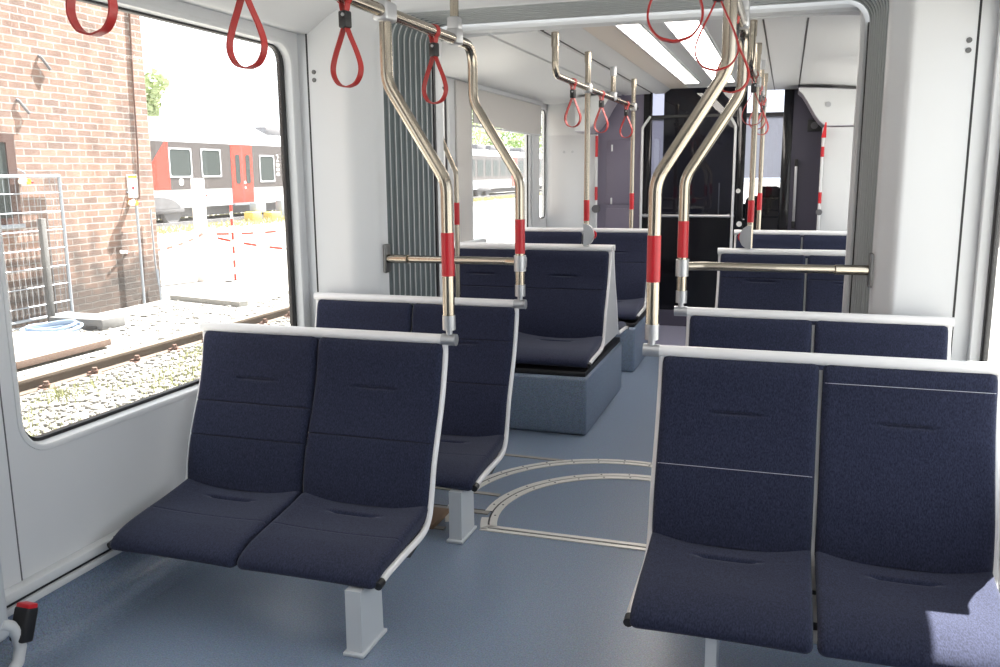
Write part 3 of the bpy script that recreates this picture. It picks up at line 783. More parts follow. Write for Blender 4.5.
podium('blue grey podium under the farthest left seat', -1.41, -.244, 6.06, 6.95)
podium('blue grey podium under the right seat beyond the bellows', FR0, 1.49, 4.47, 5.72)
podium('blue grey podium under the farthest right seat', FR0, 1.49, 6.06, 6.95)
bm = BM()
path = [Vector(p) for p in smooth_path(TUBE, 4)][1:-14]
kz = lambda z: .24+(z-.24)*SQ+LF
poly = [(5.09+p.x+.012, kz(p.y)) for p in path]+[(5.17-p.x-.012, kz(p.y)) for p in path[::-1]]
prism(bm, poly, 'x', -.262, -.236)
tag(obj('seat_end_panel', bm, M['shell']), 'pale end panel filling the gap between the back-to-back left seats', 'panel')

# ------------------------------------------------------------------ grab poles, rails
def clamp_block(bm, c, w=.05, l=.075):
    box(bm, c[0]-w/2, c[0]+w/2, c[1]-l/2, c[1]+l/2, c[2]-w/2-.004, c[2]+w/2+.004, .012, 3)
R = .0205
def foot_joint(t, x, y, z, s):
    bm = BM(); cyl(bm, (x, y, z+.035), (x, y, z+.085), .0225, 18); obj('socket', bm, M['alu'], t)
    bm = BM(); cyl(bm, (x, y, z), (x, y, z+.04), .0115, 12); cyl(bm, (x-.026, y, z), (x+.026, y, z), .0205, 18); obj('rail_joint', bm, M['alu'], t)
def bent_pole(label, s, y, top_pts, clampz=None):
    xl, xu = s*.345, s*.55
    t = thing('grab_pole', label, 'grab pole', (xl, y, .856), 'bent steel grab poles by the aisle')
    pts = [(xl, y, .93), (xl, y, 1.39), (xu, y, 1.715)]+top_pts
    bm = BM(); tube(bm, fillet(pts, [.13, .13]+[.09]*10, 8), R, 18); obj('pole', bm, M['steel'], t)
    bm = BM(); cyl(bm, (xl, y, 1.076), (xl, y, 1.222), R+.0012, 18); obj('red_sleeve', bm, M['red'], t)
    foot_joint(t, xl, y, .856, s)
    if clampz:
        bm = BM(); clamp_block(bm, (xu, y, clampz), .056, .085); obj('clamp', bm, M['alu'], t)
    return t
ZR = 1.94
bent_pole('bent steel pole rising from the nearest left seat', -1, 2.73, [(-.55, 2.73, 2.19)], ZR)
bent_pole('bent steel pole rising from the second left seat and curling into the rail', -1, 3.575, [(-.55, 3.575, ZR), (-.55, 3.39, ZR)])
bent_pole('bent steel pole rising from the nearest right seat', 1, 2.74, [(.55, 2.74, 2.19)], ZR)
bent_pole('bent steel pole rising from the second right seat', 1, 3.56, [(.55, 3.56, ZR), (.55, 3.39, ZR)])
for s, sd in ((-1, 'left'), (1, 'right')):
    t = thing('overhead_rail', 'steel overhead rail along the %s of the near car' % sd, 'handrail', (s*.55, 1.5, ZR), 'overhead rails of the near car')
    bm = BM(); cyl(bm, (s*.55, -2.0, ZR), (s*.55, 3.40, ZR), R, 18); obj('rail', bm, M['steel'], t)
    for y in (-1.5, .2, 3.37):
        bm = BM(); cyl(bm, (s*.55, y, ZR+.03), (s*.55, y, 2.19), .0175, 16); obj('hanger', bm, M['steel'], t)
        bm = BM(); clamp_block(bm, (s*.55, y, ZR+.01), .055, .065); box(bm, s*.55-.024, s*.55+.024, y-.026, y+.026, ZR+.03, ZR+.085, .008); obj('clamp', bm, M['alu'], t)
    xe = 1.054 if s < 0 else 1.062
    t = thing('partition_rail', 'horizontal steel rail from the %s pole to the end panel by the bellows' % sd, 'handrail', (s*.7, 3.6, 1.035), 'horizontal rails behind the second seats')
    bm = BM(); tube(bm, fillet([(s*.345, 3.60, 1.035), (s*.42, 3.63, 1.035), (s*.70, 3.67, 1.03), (s*xe, 3.75, 1.022)], .05), .0175, 16); obj('rail', bm, M['steel'], t)
    bm = BM(); cyl(bm, (s*.93, 3.713, 1.025), (s*xe, 3.75, 1.022), .0205, 18); obj('end_sleeve', bm, M['steel'], t)
    bm = BM(); box(bm, min(s*xe-s*.004, s*xe+s*.012), max(s*xe-s*.004, s*xe+s*.012), 3.725, 3.778, .955, 1.09, .003); obj('wall_plate', bm, M['screwsteel'], t)
    bm = BM(); yb = 3.575 if s < 0 else 3.56; cyl(bm, (s*.345, yb, 1.0), (s*.345, yb, 1.068), .026, 18); box(bm, s*.345-.018, s*.345+.018, yb, yb+.055, 1.008, 1.06, .01, 3); obj('clamp', bm, M['alu'], t)

# far car rails and poles
XP = {-1: -.395, 1: .547}
for s, sd in ((-1, 'left'), (1, 'right')):
    x = XP[s]
    t = thing('overhead_rail', 'steel overhead rail along the %s of the far car' % sd, 'handrail', (x, 5.5, 1.9), 'overhead rails of the far car')
    zr = 1.895
    bm = BM(); tube(bm, fillet([(x, 4.36, 2.10), (x, 4.36, zr), (x, 6.86, zr)], .07), .0165, 14); obj('rail', bm, M['steel'], t)
    bm = BM(); cyl(bm, (x, 4.36, 2.03), (x, 4.36, 2.10), .02, 14); obj('socket', bm, M['steel'], t)
    y = 5.9
    bm = BM(); cyl(bm, (x, y, zr), (x, y, 2.10), .0165, 14); obj('hanger', bm, M['steel'], t)
    bm = BM(); clamp_block(bm, (x, y, zr+.015), .05, .05); cyl(bm, (x, y, 2.04), (x, y, 2.10), .022); obj('clamp', bm, M['alu'], t)
    for y, nm, dev in ((5.12, 'with grey button box on the podium seat', True), (6.72, 'on the farthest seat', False)):
        t = thing('upright_pole', 'straight %s pole of the far car %s' % (sd, nm), 'grab pole', (x, y, .968), 'straight poles of the far car')
        bm = BM(); cyl(bm, (x, y, .965), (x, y, 2.10), .0165, 14); obj('pole', bm, M['steel'], t)
        bm = BM(); cyl(bm, (x, y, 1.131), (x, y, 1.254), .0178, 14); obj('red_sleeve', bm, M['red'], t)
        bm = BM(); cyl(bm, (x, y, 2.04), (x, y, 2.10), .02, 14); obj('socket', bm, M['steel'], t)
        bm = BM(); clamp_block(bm, (x, y, zr), .05, .05); obj('clamp', bm, M['alu'], t)
        if dev:
            sx = -s
            pr = [(x-.008*sx, .985), (x-.008*sx, 1.115)]+[(x+sx*.055*math.sin(PI*k/8), 1.05+.065*math.cos(PI*k/8)) for k in range(9)]
            bm = BM(); prism(bm, pr, 'y', y-.05, y-.018); bx = obj('button_box', bm, M['alu'], t)
            bm = BM(); cyl(bm, (x+sx*.035, y-.018, 1.05), (x+sx*.035, y-.006, 1.05), .03, 16); obj('stop_button', bm, M['knobred'], bx)
# bent wall pole in the corner just past the bellows
t = thing('wall_grab_pole', 'slim bent pole with red sleeve just past the left bellows edge', 'grab pole', (-1.02, 4.62, .3))
bm = BM(); tube(bm, fillet([(-1.03, 4.62, .25), (-1.03, 4.62, 1.42), (-1.12, 4.62, 1.62), (-1.12, 4.62, 2.06)], .1), .014, 12); obj('pole', bm, M['steel'], t)
bm = BM(); cyl(bm, (-1.03, 4.62, 1.131), (-1.03, 4.62, 1.254), .0155, 12); obj('red_sleeve', bm, M['red'], t)

# ------------------------------------------------------------------ hanging straps
def strap(label, group, x, y, zr, ang, sc=1.0, rr=R, drop=.262, half=.054):
    t = thing('hanging_strap', label, 'hanging strap', (x, y, zr), group, rz=0)
    ca, sa = math.cos(ang), math.sin(ang)
    def ribbon(pts, w, th):
        bm = BM(); L = []; n = len(pts)
        for i, (u, z) in enumerate(pts):
            a = Vector(pts[max(i-1, 0)]); b_ = Vector(pts[min(i+1, n-1)]); d = (b_-a).normalized(); nx, nz = -d.y, d.x
            ring = []
            for (ou, ov) in ((-1, -1), (-1, 1), (1, 1), (1, -1)):
                uu = u+nx*th/2*ou; zz = z+nz*th/2*ou; v = w/2*ov
                ring.append((x+uu*ca-v*sa, y+uu*sa+v*ca, zr+zz))
            L.append(ring)
        loft(bm, L); bm.verts.ensure_lookup_table()
        bm.faces.new(bm.verts[:4]); bm.faces.new(bm.verts[-4:])
        return bm
    D = drop*sc; h = half*sc
    side = [(.004, -.085*sc), (.019*h/.052, -.12*sc), (.040*h/.052, -.165*sc), (h, -.203*sc), (h*.93, -.230*sc), (h*.62, -.252*sc), (h*.22, -D+.002), (0, -D)]
    s1 = [(v.x, v.y) for v in smooth_path(side, 6)]
    loop = [(-u, z) for u, z in s1]+[(u, z) for u, z in s1[::-1][1:]]
    lp = obj('loop', ribbon(loop, .021*sc, .0042*sc), M['strapred'], t)
    ring = [(.003, -.055*sc), (.010, -rr-.012)]+[((rr+.003)*math.sin(a), (rr+.003)*math.cos(a)) for a in [math.radians(150-300*k/16) for k in range(17)]]+[(-.010, -rr-.012), (-.003, -.055*sc)]
    obj('rail_band', ribbon(ring, .021*sc, .0042*sc), M['strapred'], lp)
    bm = BM(); box(bm, -.015*sc, .015*sc, -.016*sc, .016*sc, -.092*sc, -.042*sc, .006, 3)
    cyl(bm, (.0, -.019*sc, -.06*sc), (0, -.012*sc, -.06*sc), .006*sc, 10)
    rot = Matrix.Rotation(ang, 4, 'Z'); bmesh.ops.transform(bm, matrix=Matrix.Translation((x, y, zr)) @ rot, verts=bm.verts)
    cb = obj('clip', bm, M['black'], t)
    bm = BM(); cyl(bm, (0.006*sc, -.020*sc, -.055*sc), (0.006*sc, -.012*sc, -.055*sc), .005*sc, 10)
    bmesh.ops.transform(bm, matrix=Matrix.Translation((x, y, zr)) @ rot, verts=bm.verts)
    obj('rivet', bm, M['alu'], cb)
GN, GF = 'red hanging straps of the near car', 'red hanging straps of the far car'
strap('red hanging strap cut by the top edge, against the brick building', GN, -.55, 1.42, ZR, -.05, .97)
strap('red hanging strap in front of the white sky of the big window', GN, -.55, 1.93, ZR, -.12, 1.0)
strap('red hanging strap with black clip in front of the left end panel', GN, -.55, 2.45, ZR, -.22, 1.0)
strap('red hanging strap in front of the bellows, between the two left poles', GN, -.55, 3.15, ZR, -.32, 1.0)
strap('nearest red hanging strap on the right rail, cut by the top edge', GN, 50e-2, 1.86, ZR, .15, 1.0)
strap('red hanging strap overlapping the nearest right pole', GN, .54, 2.42, ZR, .1, 1.0)
strap('red hanging strap behind the nearest right pole, by the second pole', GN, .54, 3.12, ZR, -.2, 1.0)
strap('far left rail red strap, the nearest of its three', GF, -.395, 4.75, 1.895, -.35, .9, .017)
strap('far left rail red strap, the middle one of three', GF, -.395, 5.52, 1.895, -.4, .9, .017)
strap('far left rail red strap, the last one before the violet panel', GF, -.395, 6.42, 1.895, -.35, .9, .017)
strap('far right rail red strap, the nearest one', GF, .547, 4.75, 1.895, .1, .95, .017)
strap('far right rail red strap, the middle one', GF, .547, 5.52, 1.895, -.3, .9, .017)
strap('far right rail red strap, the last one before the cab', GF, .547, 6.42, 1.895, -.5, .9, .017)

# small buckle fitting at the left edge
t = thing('belt_buckle', 'black buckle with a red button on a white curved arm by the wall', 'buckle', (-1.30, 1.75, 0))
bm = BM(); box(bm, -1.34, -1.29, 1.66, 1.722, .135, 1.2, .02, 3); obj('side_panel', bm, M['leg'], t)
bm = BM()
tube(bm, [(-1.30, 1.70, .02), (-1.30, 1.735, .05), (-1.30, 1.748, .09), (-1.30, 1.742, .13), (-1.30, 1.725, .165), (-1.30, 1.69, .19)], .017, 12); obj('arm', bm, M['frame_white'], t)
bm = BM(); box(bm, -.027, .027, -.022, .022, -.05, .05, .009, 3)
rot = Matrix.Translation((-1.30, 1.768, .150)) @ Matrix.Rotation(-.35, 4, 'X'); bmesh.ops.transform(bm, matrix=rot, verts=bm.verts); obj('buckle_body', bm, M['black'], t)
bm = BM(); box(bm, -.024, .024, -.018, .018, .042, .06, .005, 2); bmesh.ops.transform(bm, matrix=rot, verts=bm.verts); obj('release_button', bm, M['knobred'], t)

# ------------------------------------------------------------------ outside
G = -.35
bm = BM(); box(bm, -60, 60, -30, 140, G-.4, G); struct('ground', bm, M['ballast'], smooth=False)
# building
BX = -7.75
t = thing('brick_building', 'old red brick building with a sooty base outside the left window', 'building', (BX, 8, G))
bm = BM(); box(bm, BX-6, BX, -6, 10.28, G, 7.5); obj('brick_wall', bm, M['brick'], t, smooth=False)
fr = BM(); plate_with_holes(fr, (6.9, 7.97, .87, 1.90), [[(7.0, .95), (7.85, .95), (7.85, 1.80), (7.0, 1.80)]], 'x', BX-.02, BX+.03); fo = obj('window_frame', fr, M['brownwood'], t, smooth=False)
bm = BM(); box(bm, BX-.01, BX+.012, 7.0, 7.85, .95, 1.80); obj('window_pane', bm, M['trainglass'], fo, smooth=False)
bm = BM(); box(bm, BX-.01, BX+.05, 6.9, 7.98, .83, .875, .005); obj('window_sill', bm, M['galv'], fo)
bm = BM(); box(bm, BX, BX+.012, 6.85, 8.02, 1.90, 2.14); obj('lintel', bm, M['brick'], fo, smooth=False)
for (y, z, hi) in ((8.50, 2.74, 'upper'), (8.12, 2.21, 'lower')):
    bm = BM(); tube(bm, [(BX, y-.03, z+.08), (BX+.03, y-.02, z+.06), (BX+.035, y+.1, z-.07)], .018, 8); 
    tag(obj('wall_hook', bm, M['traingrey']), '%s grey iron hook high on the brick wall' % hi, 'hook', 'hooks on the brick wall')
bm = BM(); tube(bm, [(BX+.015, 10.08, 3.9), (BX+.015, 10.02, 2.6), (BX+.02, 10.0, 1.8), (BX+.015, 9.96, 1.1)], .013, 8)
tag(obj('wall_cable', bm, M['clip']), 'thin brown cable running down the brick corner', 'cable')
t = thing('wall_sign', 'small white sign with a red dot on the brick wall', 'sign', (BX, 9.86, 1.28))
bm = BM(); box(bm, BX+.004, BX+.012, 9.76, 9.96, 1.12, 1.43, .002); obj('plate', bm, M['signwhite'], t)
bm = BM(); box(bm, BX+.012, BX+.014, 9.775, 9.945, 1.385, 1.42); obj('yellow_bar', bm, M['yellow'], t)
bm = BM(); cyl(bm, (BX+.010, 9.86, 1.25), (BX+.015, 9.86, 1.25), .024, 14); obj('red_dot', bm, M['knobred'], t)
for (y, z, nm) in ((8.02, 1.36, 'above the fence panel'), (9.77, 1.05, 'on top of the grey standpipe')):
    t = thing('yellow_lamp', 'small yellow valve fitting %s' % nm, 'valve', (BX, y, z), 'yellow fittings on the brick wall')
    bm = BM(); cyl(bm, (BX, y, z), (BX+.13, y, z), .035, 12); obj('body', bm, M['yellow'], t)
    bm = BM(); cyl(bm, (BX+.09, y-.09, z), (BX+.09, y-.02, z+.005), .03, 12, .042); obj('cap', bm, M['signwhite'], t)
    bm = BM(); tube(bm, [(BX+.08, y, z+.03), (BX+.07, y+.01, z+.1), (BX, y-.03, z+.15)], .008, 6); obj('hook', bm, M['galv'], t)
    bm = BM(); cyl(bm, (BX+.09, y+.02, z), (BX+.09, y+.09, z-.01), .016, 10); obj('lever', bm, M['knobred'], t)
bm = BM(); tube(bm, [(BX+.09, 9.80, 1.03), (BX+.09, 9.80, -.33)], .018, 10); tag(obj('standpipe', bm, M['galv']), 'grey blue standpipe against the brick wall below the sign', 'pipe')
bm = BM(); tube(bm, [(BX+.05, 10.12, .95), (BX+.06, 10.12, .2), (BX+.1, 10.1, -.1), (BX+.06, 10.16, .1), (BX+.06, 10.18, -.34)], .011, 8); tag(obj('wall_conduit', bm, M['galv']), 'thin looped conduit at the brick corner', 'conduit')
# fence
FX = -7.68
t = thing('construction_fence', 'galvanised mesh fence panel standing before the brick wall', 'fence', (FX, 6.8, G))
bm = BM(); tube(bm, [(FX, 8.53, G+.02), (FX, 8.53, 1.42)], .021, 10); tube(bm, [(FX, 5.1, 1.42), (FX, 8.53, 1.42)], .021, 10); tube(bm, [(FX, 5.1, G+.02), (FX, 5.1, 1.42)], .021, 10); tube(bm, [(FX, 5.1, G+.1), (FX, 8.53, G+.1)], .017, 8)
obj('frame', bm, M['galv'], t)
bm = BM()
for i in range(8): z = 1.42-.2-.22*i; tube(bm, [(FX+.005, 5.1, z), (FX+.005, 8.53, z)], .0075, 5)
for i in range(42): y = 5.14+i*.083; tube(bm, [(FX, y, G+.1), (FX, y, 1.42)], .0038, 4)
obj('wire_mesh', bm, M['galv'], t)
t = thing('fence_foot', 'grey concrete block foot of the mesh fence', 'block', (-7.1, 8.3, G))
bm = BM(); box(bm, -7.5, -6.72, 7.98, 8.36, G, G+.13, .015); 
for v in bm.verts: pass
obj('block', bm, M['concrete'], t)
bm = BM(); box(bm, -6.95, -6.80, 7.965, 8.06, G+.002, G+.05); obj('grip_slot', bm, M['black'], t, smooth=False)
bm = BM(); box(bm, -7.60, -7.54, 8.06, 8.13, G, .93, .004); tag(obj('grey_post', bm, plain('weathered_post', (.10, .10, .10), .9, noise=.3, nscale=12)), 'weathered grey post behind the mesh fence', 'post')
t = thing('hose_coil', 'pale blue hose coil on the ground beside the concrete foot', 'hose', (-7.2, 7.85, G))
for k, r_ in enumerate((.30, .33, .27)):
    bm = BM(); tube(bm, [(-7.1+r_*1.1*math.cos(a), 7.62+r_*.75*math.sin(a), G+.03+.03*k+.05*max(0, math.sin(a+.8))) for a in [2*PI*i/28 for i in range(28)]], .017, 8, closed=True); obj('coil_turn', bm, M['hose'], t)
t = thing('wooden_board', 'large pale wooden board lying on the gravel beside the rail', 'board', (-6.5, 6, G))
bm = BM()
poly = [(-5.90, 3.5), (-5.90, 7.2), (-6.33, 7.42), (-7.2, 7.2), (-7.2, 3.5)]
prism(bm, poly, 'z', G+.03, G+.102); obj('board_top', bm, M['wood'], t, smooth=False)
bm = BM(); box(bm, -5.925, -5.895, 3.5, 7.2, G+.03, G+.098, .003); obj('edge_beam', bm, M['woodedge'], t)
# rails with clips
def rail(x, y0, y1, label, nclips, cy0, step, group):
    t = thing('railway_rail', label, 'rail', (x, (y0+y1)/2, G), group)
    h = .125; pr = [(-.062, 0), (.062, 0), (.062, .012), (.012, .026), (.009, .085), (.034, .095), (.034, .118), (.028, h), (-.028, h), (-.034, .118), (-.034, .095), (-.009, .085), (-.012, .026), (-.062, .012)]
    bm = BM(); prism(bm, [(x+u*1.1, G+v) for u, v in pr], 'y', y0, y1); obj('rail_profile', bm, M['rust'], t, smooth=False)
    bm = BM(); box(bm, x-.03, x+.03, y0, y1, G+h-.002, G+h+.001); obj('running_surface', bm, M['railtop'], t, smooth=False)
    for i in range(nclips):
        y = cy0+step*i; bm = BM()
        box(bm, x+.05, x+.15, y-.06, y+.06, G, G+.022, .005); cyl(bm, (x+.095, y, G+.02), (x+.095, y, G+.075), .022, 8)
        cyl(bm, (x+.095, y, G+.035), (x+.095, y, G+.05), .034, 6); box(bm, x+.03, x+.10, y-.03, y+.03, G+.02, G+.036, .006)
        obj('rail_clip', bm, M['clip'], t)
rail(-5.20, -4, 60, 'brown railway rail just outside the big left window', 14, 3.93, .545, 'rails of the track outside')
rail(-3.75, -4, 60, 'railway rail close under the tram windows', 0, 0, 1, 'rails of the track outside')
# gravel and grass between
bm = BM()
ico = BM(); bmesh.ops.create_icosphere(ico, subdivisions=1, radius=1); ME = bpy.data.meshes.new('tmp'); ico.to_mesh(ME); ico.free()
IV = [v.co.copy() for v in ME.vertices]; IF = [tuple(p.vertices) for p in ME.polygons]
def pebble(bm, x, y, z, r):
    sx, sy, sz = r*random.uniform(.7, 1.4), r*random.uniform(.7, 1.4), r*random.uniform(.5, .9)
    a = random.random()*PI; ca, sa = math.cos(a), math.sin(a)
    vs = []
    for v in IV:
        q = random.uniform(.8, 1.15); X, Y = v.x*sx*q, v.y*sy*q
        vs.append(bm.verts.new((x+X*ca-Y*sa, y+X*sa+Y*ca, z+v.z*sz*q)))
    for f in IF: bm.faces.new([vs[i] for i in f])
for i in range(3200):
    y = random.uniform(4, 11); x = random.uniform(-5.12, -3.6)
    pebble(bm, x, y, G+.01, random.uniform(.014, .034))
for i in range(1100):
    y = random.uniform(5, 12.5); x = random.uniform(-7.5, -5.3)
    if x < -5.75 and y < 7.7: continue
    pebble(bm, x, y, G+.005, random.uniform(.010, .03) if random.random() < .93 else random.uniform(.03, .055))
o = obj('gravel', bm, M['stone'], smooth=False); o['kind'] = 'stuff'; o['label'] = 'pale gravel ballast around the rails outside'; o['category'] = 'gravel'
bm = BM()
for i in range(5200):
    y = random.uniform(4.2, 8.2); x = random.uniform(-4.95, -3.0)
    if math.sin(x*5.1+1.3)*math.sin(y*2.7)+random.uniform(-.6, .6) < -.1: continue
    a = random.random()*2*PI; h = random.uniform(.03, .085); w = .005; lx, ly = random.uniform(-.04, .04), random.uniform(-.04, .04)
    dx, dy = math.cos(a)*w, math.sin(a)*w
    p = [bm.verts.new((x-dx, y-dy, G)), bm.verts.new((x+dx, y+dy, G)), bm.verts.new((x+lx+dx*.3, y+ly+dy*.3, G+h)), bm.verts.new((x+lx-dx*.3, y+ly-dy*.3, G+h))]
    bm.faces.new(p)
o = obj('grass', bm, M['grass'], smooth=False); o['kind'] = 'stuff'; o['label'] = 'sparse dry grass growing in the gravel below the window'; o['category'] = 'grass'
# kerb, barrier, train
t = tag(obj('platform_kerb', prism(BM(), [(-7.65, 10.32), (-6.25, 9.98), (-6.2, 10.1), (-6.25, 12.2), (-7.7, 12.6)], 'z', G, G+.07), M['ballast'], smooth=False), 'low concrete kerb slab past the brick corner', 'kerb')
t = thing('barrier_pole', 'thin red and white striped barrier pole outside', 'pole', (-7.96, 12.36, G))
for i in range(11):
    bm = BM(); cyl(bm, (-7.96, 12.36, G+.02+i*.115), (-7.96, 12.36, G+.02+(i+1)*.115), .022, 10); obj('band', bm, M['trainred'] if i % 2 == 0 else M['signwhite'], t)
bm = BM(); box(bm, -8.1, -7.82, 12.26, 12.46, G, G+.03, .005); obj('foot', bm, M['concrete'], t)
bm = BM(); box(bm, -8.66, -8.50, 12.28, 12.44, G, 1.26, .01); box(bm, -8.66, -8.60, 12.28, 12.44, 1.25, 1.36, .01); box(bm, -8.56, -8.50, 12.28, 12.44, 1.25, 1.36, .01)
tag(obj('white_post', bm, M['signwhite']), 'thick white post standing on the bright yard outside', 'post')
t = thing('barrier_tape', 'red and white barrier tape strung across the yard', 'tape', (-8.4, 11, .3))
def tape(p, q, n):
    p, q = Vector(p), Vector(q)
    for i in range(n):
        a, b_ = p.lerp(q, i/n), p.lerp(q, (i+1)/n)
        sag = lambda s: -.10*4*s*(1-s)
        bm = BM(); A = [a+Vector((0, 0, sag(i/n))), b_+Vector((0, 0, sag((i+1)/n)))]
        L = [[(v.x, v.y, v.z-.02), (v.x, v.y, v.z+.02), (v.x+.003, v.y+.002, v.z+.02), (v.x+.003, v.y+.002, v.z-.02)] for v in A]
        loft(bm, L); obj('tape_stripe', bm, M['trainred'] if i % 2 else M['signwhite'], t, smooth=False)
tape((BX+.06, 9.45, .42), (-8.5, 12.3, .45), 14)
tape((-8.5, 12.3, .45), (-7.9, 16.5, .50), 14)
tape((-8.46, 12.3, .43), (-5.9, 12.9, .18), 12)
t = thing('yellow_buffer', 'yellow track fitting with grey mesh on the far yard', 'fitting', (-18.6, 29.5, G))
bm = BM(); box(bm, -18.9, -18.5, 28.7, 29.3, G, G+.36, .04); box(bm, -18.9, -18.5, 30.0, 30.7, G, G+.30, .04); obj('blocks', bm, plain('faded_yellow', (.5, .38, .1), .6), t)
bm = BM(); box(bm, -18.9, -18.6, 30.9, 32.2, G, G+.75, .05); box(bm, -18.9, -18.6, 29.1, 29.8, G+.3, G+.7, .04); obj('grey_body', bm, M['galv'], t)

TX = -20.0
t = thing('parked_train', 'long white train with dark window band and red doors parked outside', 'train', (TX-1.4, 45, G))
bm = BM(); prism(bm, [(TX-2.8, .25), (TX, .25), (TX, 2.6), (TX-.12, 2.85), (TX-.5, 3.05), (TX-2.3, 3.05), (TX-2.68, 2.85), (TX-2.8, 2.6)], 'y', 19, 96); obj('body', bm, M['trainwhite'], t, smooth=False)
bm = BM(); box(bm, TX-.02, TX+.012, 19, 96, .90, 2.58); band = obj('window_band', bm, M['traindark'], t, smooth=False)
bm = BM(); prism(bm, [(19.5, 2.9), (21, 3.42), (31.3, 3.42), (32.8, 3.0), (32.8, 2.9)], 'x', TX-2.5, TX-.25); prism(bm, [(45, 3.0), (46, 3.4), (52, 3.4), (53, 3.0)], 'x', TX-2.5, TX-.25); obj('roof_hood', bm, M['trainwhite'], t, smooth=False)
bm = BM()
for y0 in (33.0, 35.2, 37.4, 56, 60, 63, 66, 71, 75): box(bm, TX-2.2, TX-.5, y0, y0+1.9, 3.0, 3.42, .08)
box(bm, TX-1.9, TX-.9, 27.2, 28.9, 3.4, 3.52, .05)
obj('roof_equipment', bm, M['traingrey'], t)
bm = BM(); prism(bm, [(24.2, .90), (26.0, .90), (26.0, 2.58), (25.85, 2.58)], 'x', TX+.0, TX+.02); obj('red_flash', bm, M['trainred'], t, smooth=False)
def twin(y0, y1, z0=1.38, z1=2.32):
    if y0 > 46:
        bm = BM(); box(bm, TX, TX+.018, y0, y1, z0, z1); obj('window_pane', bm, M['trainglass'], t, smooth=False); return
    bm = BM(); plate_with_holes(bm, (y0-.05, y1+.05, z0-.05, z1+.05), [rrect(y0, y1, z0, z1, .1, 4)], 'x', TX+.010, TX+.03); w_ = obj('window_surround', bm, M['trainwhite'], t, smooth=False)
    bm = BM(); box(bm, TX, TX+.018, y0-.02, y1+.02, z0-.02, z1+.02); obj('window_pane', bm, M['trainglass'], w_, smooth=False)
def tdoor(y0):
    bm = BM(); box(bm, TX, TX+.02, y0, y0+1.44, .30, 2.56); dd = obj('door', bm, M['trainred'], t, smooth=False)
    for k in (.26, .95):
        bm = BM(); prism(bm, [(u, v) for u, v in rrect(y0+k, y0+k+.32, 1.05, 2.2, .1, 4)], 'x', TX+.015, TX+.026); obj('door_window', bm, M['trainglass'], dd, smooth=False)
    bm = BM(); box(bm, TX+.015, TX+.024, y0+.71, y0+.735, .30, 2.56); obj('door_gap', bm, M['traingrey'], dd, smooth=False)
    bm = BM(); cyl(bm, (TX+.015, y0+.86, 1.1), (TX+.03, y0+.86, 1.1), .06, 12); cyl(bm, (TX+.015, y0+.86, .9), (TX+.03, y0+.86, .9), .05, 12); obj('door_button', bm, M['signwhite'], dd)
    bm = BM(); box(bm, TX, TX+.1, y0, y0+1.44, .22, .30); obj('door_step', bm, M['galv'], dd, smooth=False)
twin(26.05, 27.2); twin(27.85, 28.95); tdoor(29.66); twin(31.65, 32.65, 1.15, 2.15); twin(33.35, 34.4, 1.15, 2.15)
y = 35.3
while y < 66:
    if 44 < y < 45.6: tdoor(44.4); y = 46.3; continue
    twin(y, y+1.25, 1.15, 2.3); y += 1.75
tdoor(66.6); twin(68.6, 69.9); twin(70.3, 71.6); twin(72, 73.3); twin(74, 75.3)
bm = BM(); cyl(bm, (TX+.01, 26.6, 1.17), (TX+.02, 26.6, 1.17), .13, 16); obj('round_mark', bm, M['signwhite'], t)
bm = BM(); box(bm, TX+.01, TX+.016, 26.575, 26.62, 1.10, 1.24); obj('mark_numeral', bm, M['traindark'], t, smooth=False)
bm = BM(); box(bm, TX, TX+.008, 27.9, 28.06, .62, .68); obj('red_mark', bm, M['trainred'], t, smooth=False)
def curve_text(txt, size, mtx, m, parent, name):
    cu = bpy.data.curves.new('tmp_text', 'FONT'); cu.body = txt; cu.size = size; cu.extrude = .002; cu.align_x = 'CENTER'
    o = bpy.data.objects.new('tmp_text', cu); COL.objects.link(o)
    dg = bpy.context.evaluated_depsgraph_get(); me = bpy.data.meshes.new_from_object(o.evaluated_get(dg))
    bpy.data.objects.remove(o); bm = BM(); bm.from_mesh(me); bpy.data.meshes.remove(me)
    bmesh.ops.transform(bm, matrix=mtx, verts=bm.verts)
    return obj(name, bm, m, parent, smooth=False)
try:
    mt = Matrix(((0, 0, 1, TX+.02), (0, 1, 0, 33.1), (0, 0, 1, 0), (0, 0, 0, 1)))
    # characters read up the side: local x -> +z, local y -> -y, local z -> +x
    mt = Matrix(((0, 0, 1, TX+.02), (1, 0, 0, 32.97), (0, 1, 0, 1.95), (0, 0, 0, 1)))
    curve_text('2', .42, mt, M['signwhite'], t, 'class_numeral')
    for zz in (1.35, 1.55, 1.75):
        bm = BM(); box(bm, TX+.01, TX+.022, 32.86, 33.08, zz, zz+.13); obj('door_pictogram', bm, M['signwhite'], t, smooth=False)
except Exception as e:
    print('text', e)
bm = BM(); box(bm, TX-2.5, TX-.3, 19, 96, G+.25, .28); obj('underframe', bm, M['traingrey'], t, smooth=False)
for yb in (25.2, 42, 60, 78):
    bm = BM(); 
    for dy in (-.9, .9): cyl(bm, (TX-.25, yb+dy, G+.55), (TX-.05, yb+dy, G+.55), .5, 22)
    box(bm, TX-.3, TX+.01, yb-1.5, yb+1.5, G+.42, G+.75, .06); obj('bogie', bm, M['traingrey'], t)
bm = BM()
for k in range(20): pass
prism(bm, [(25.2+1.25*math.cos(PI*k/12), .25+.42*math.sin(PI*k/12)) for k in range(13)], 'x', TX, TX+.014); obj('wheel_arch', bm, M['traingrey'], t, smooth=False)
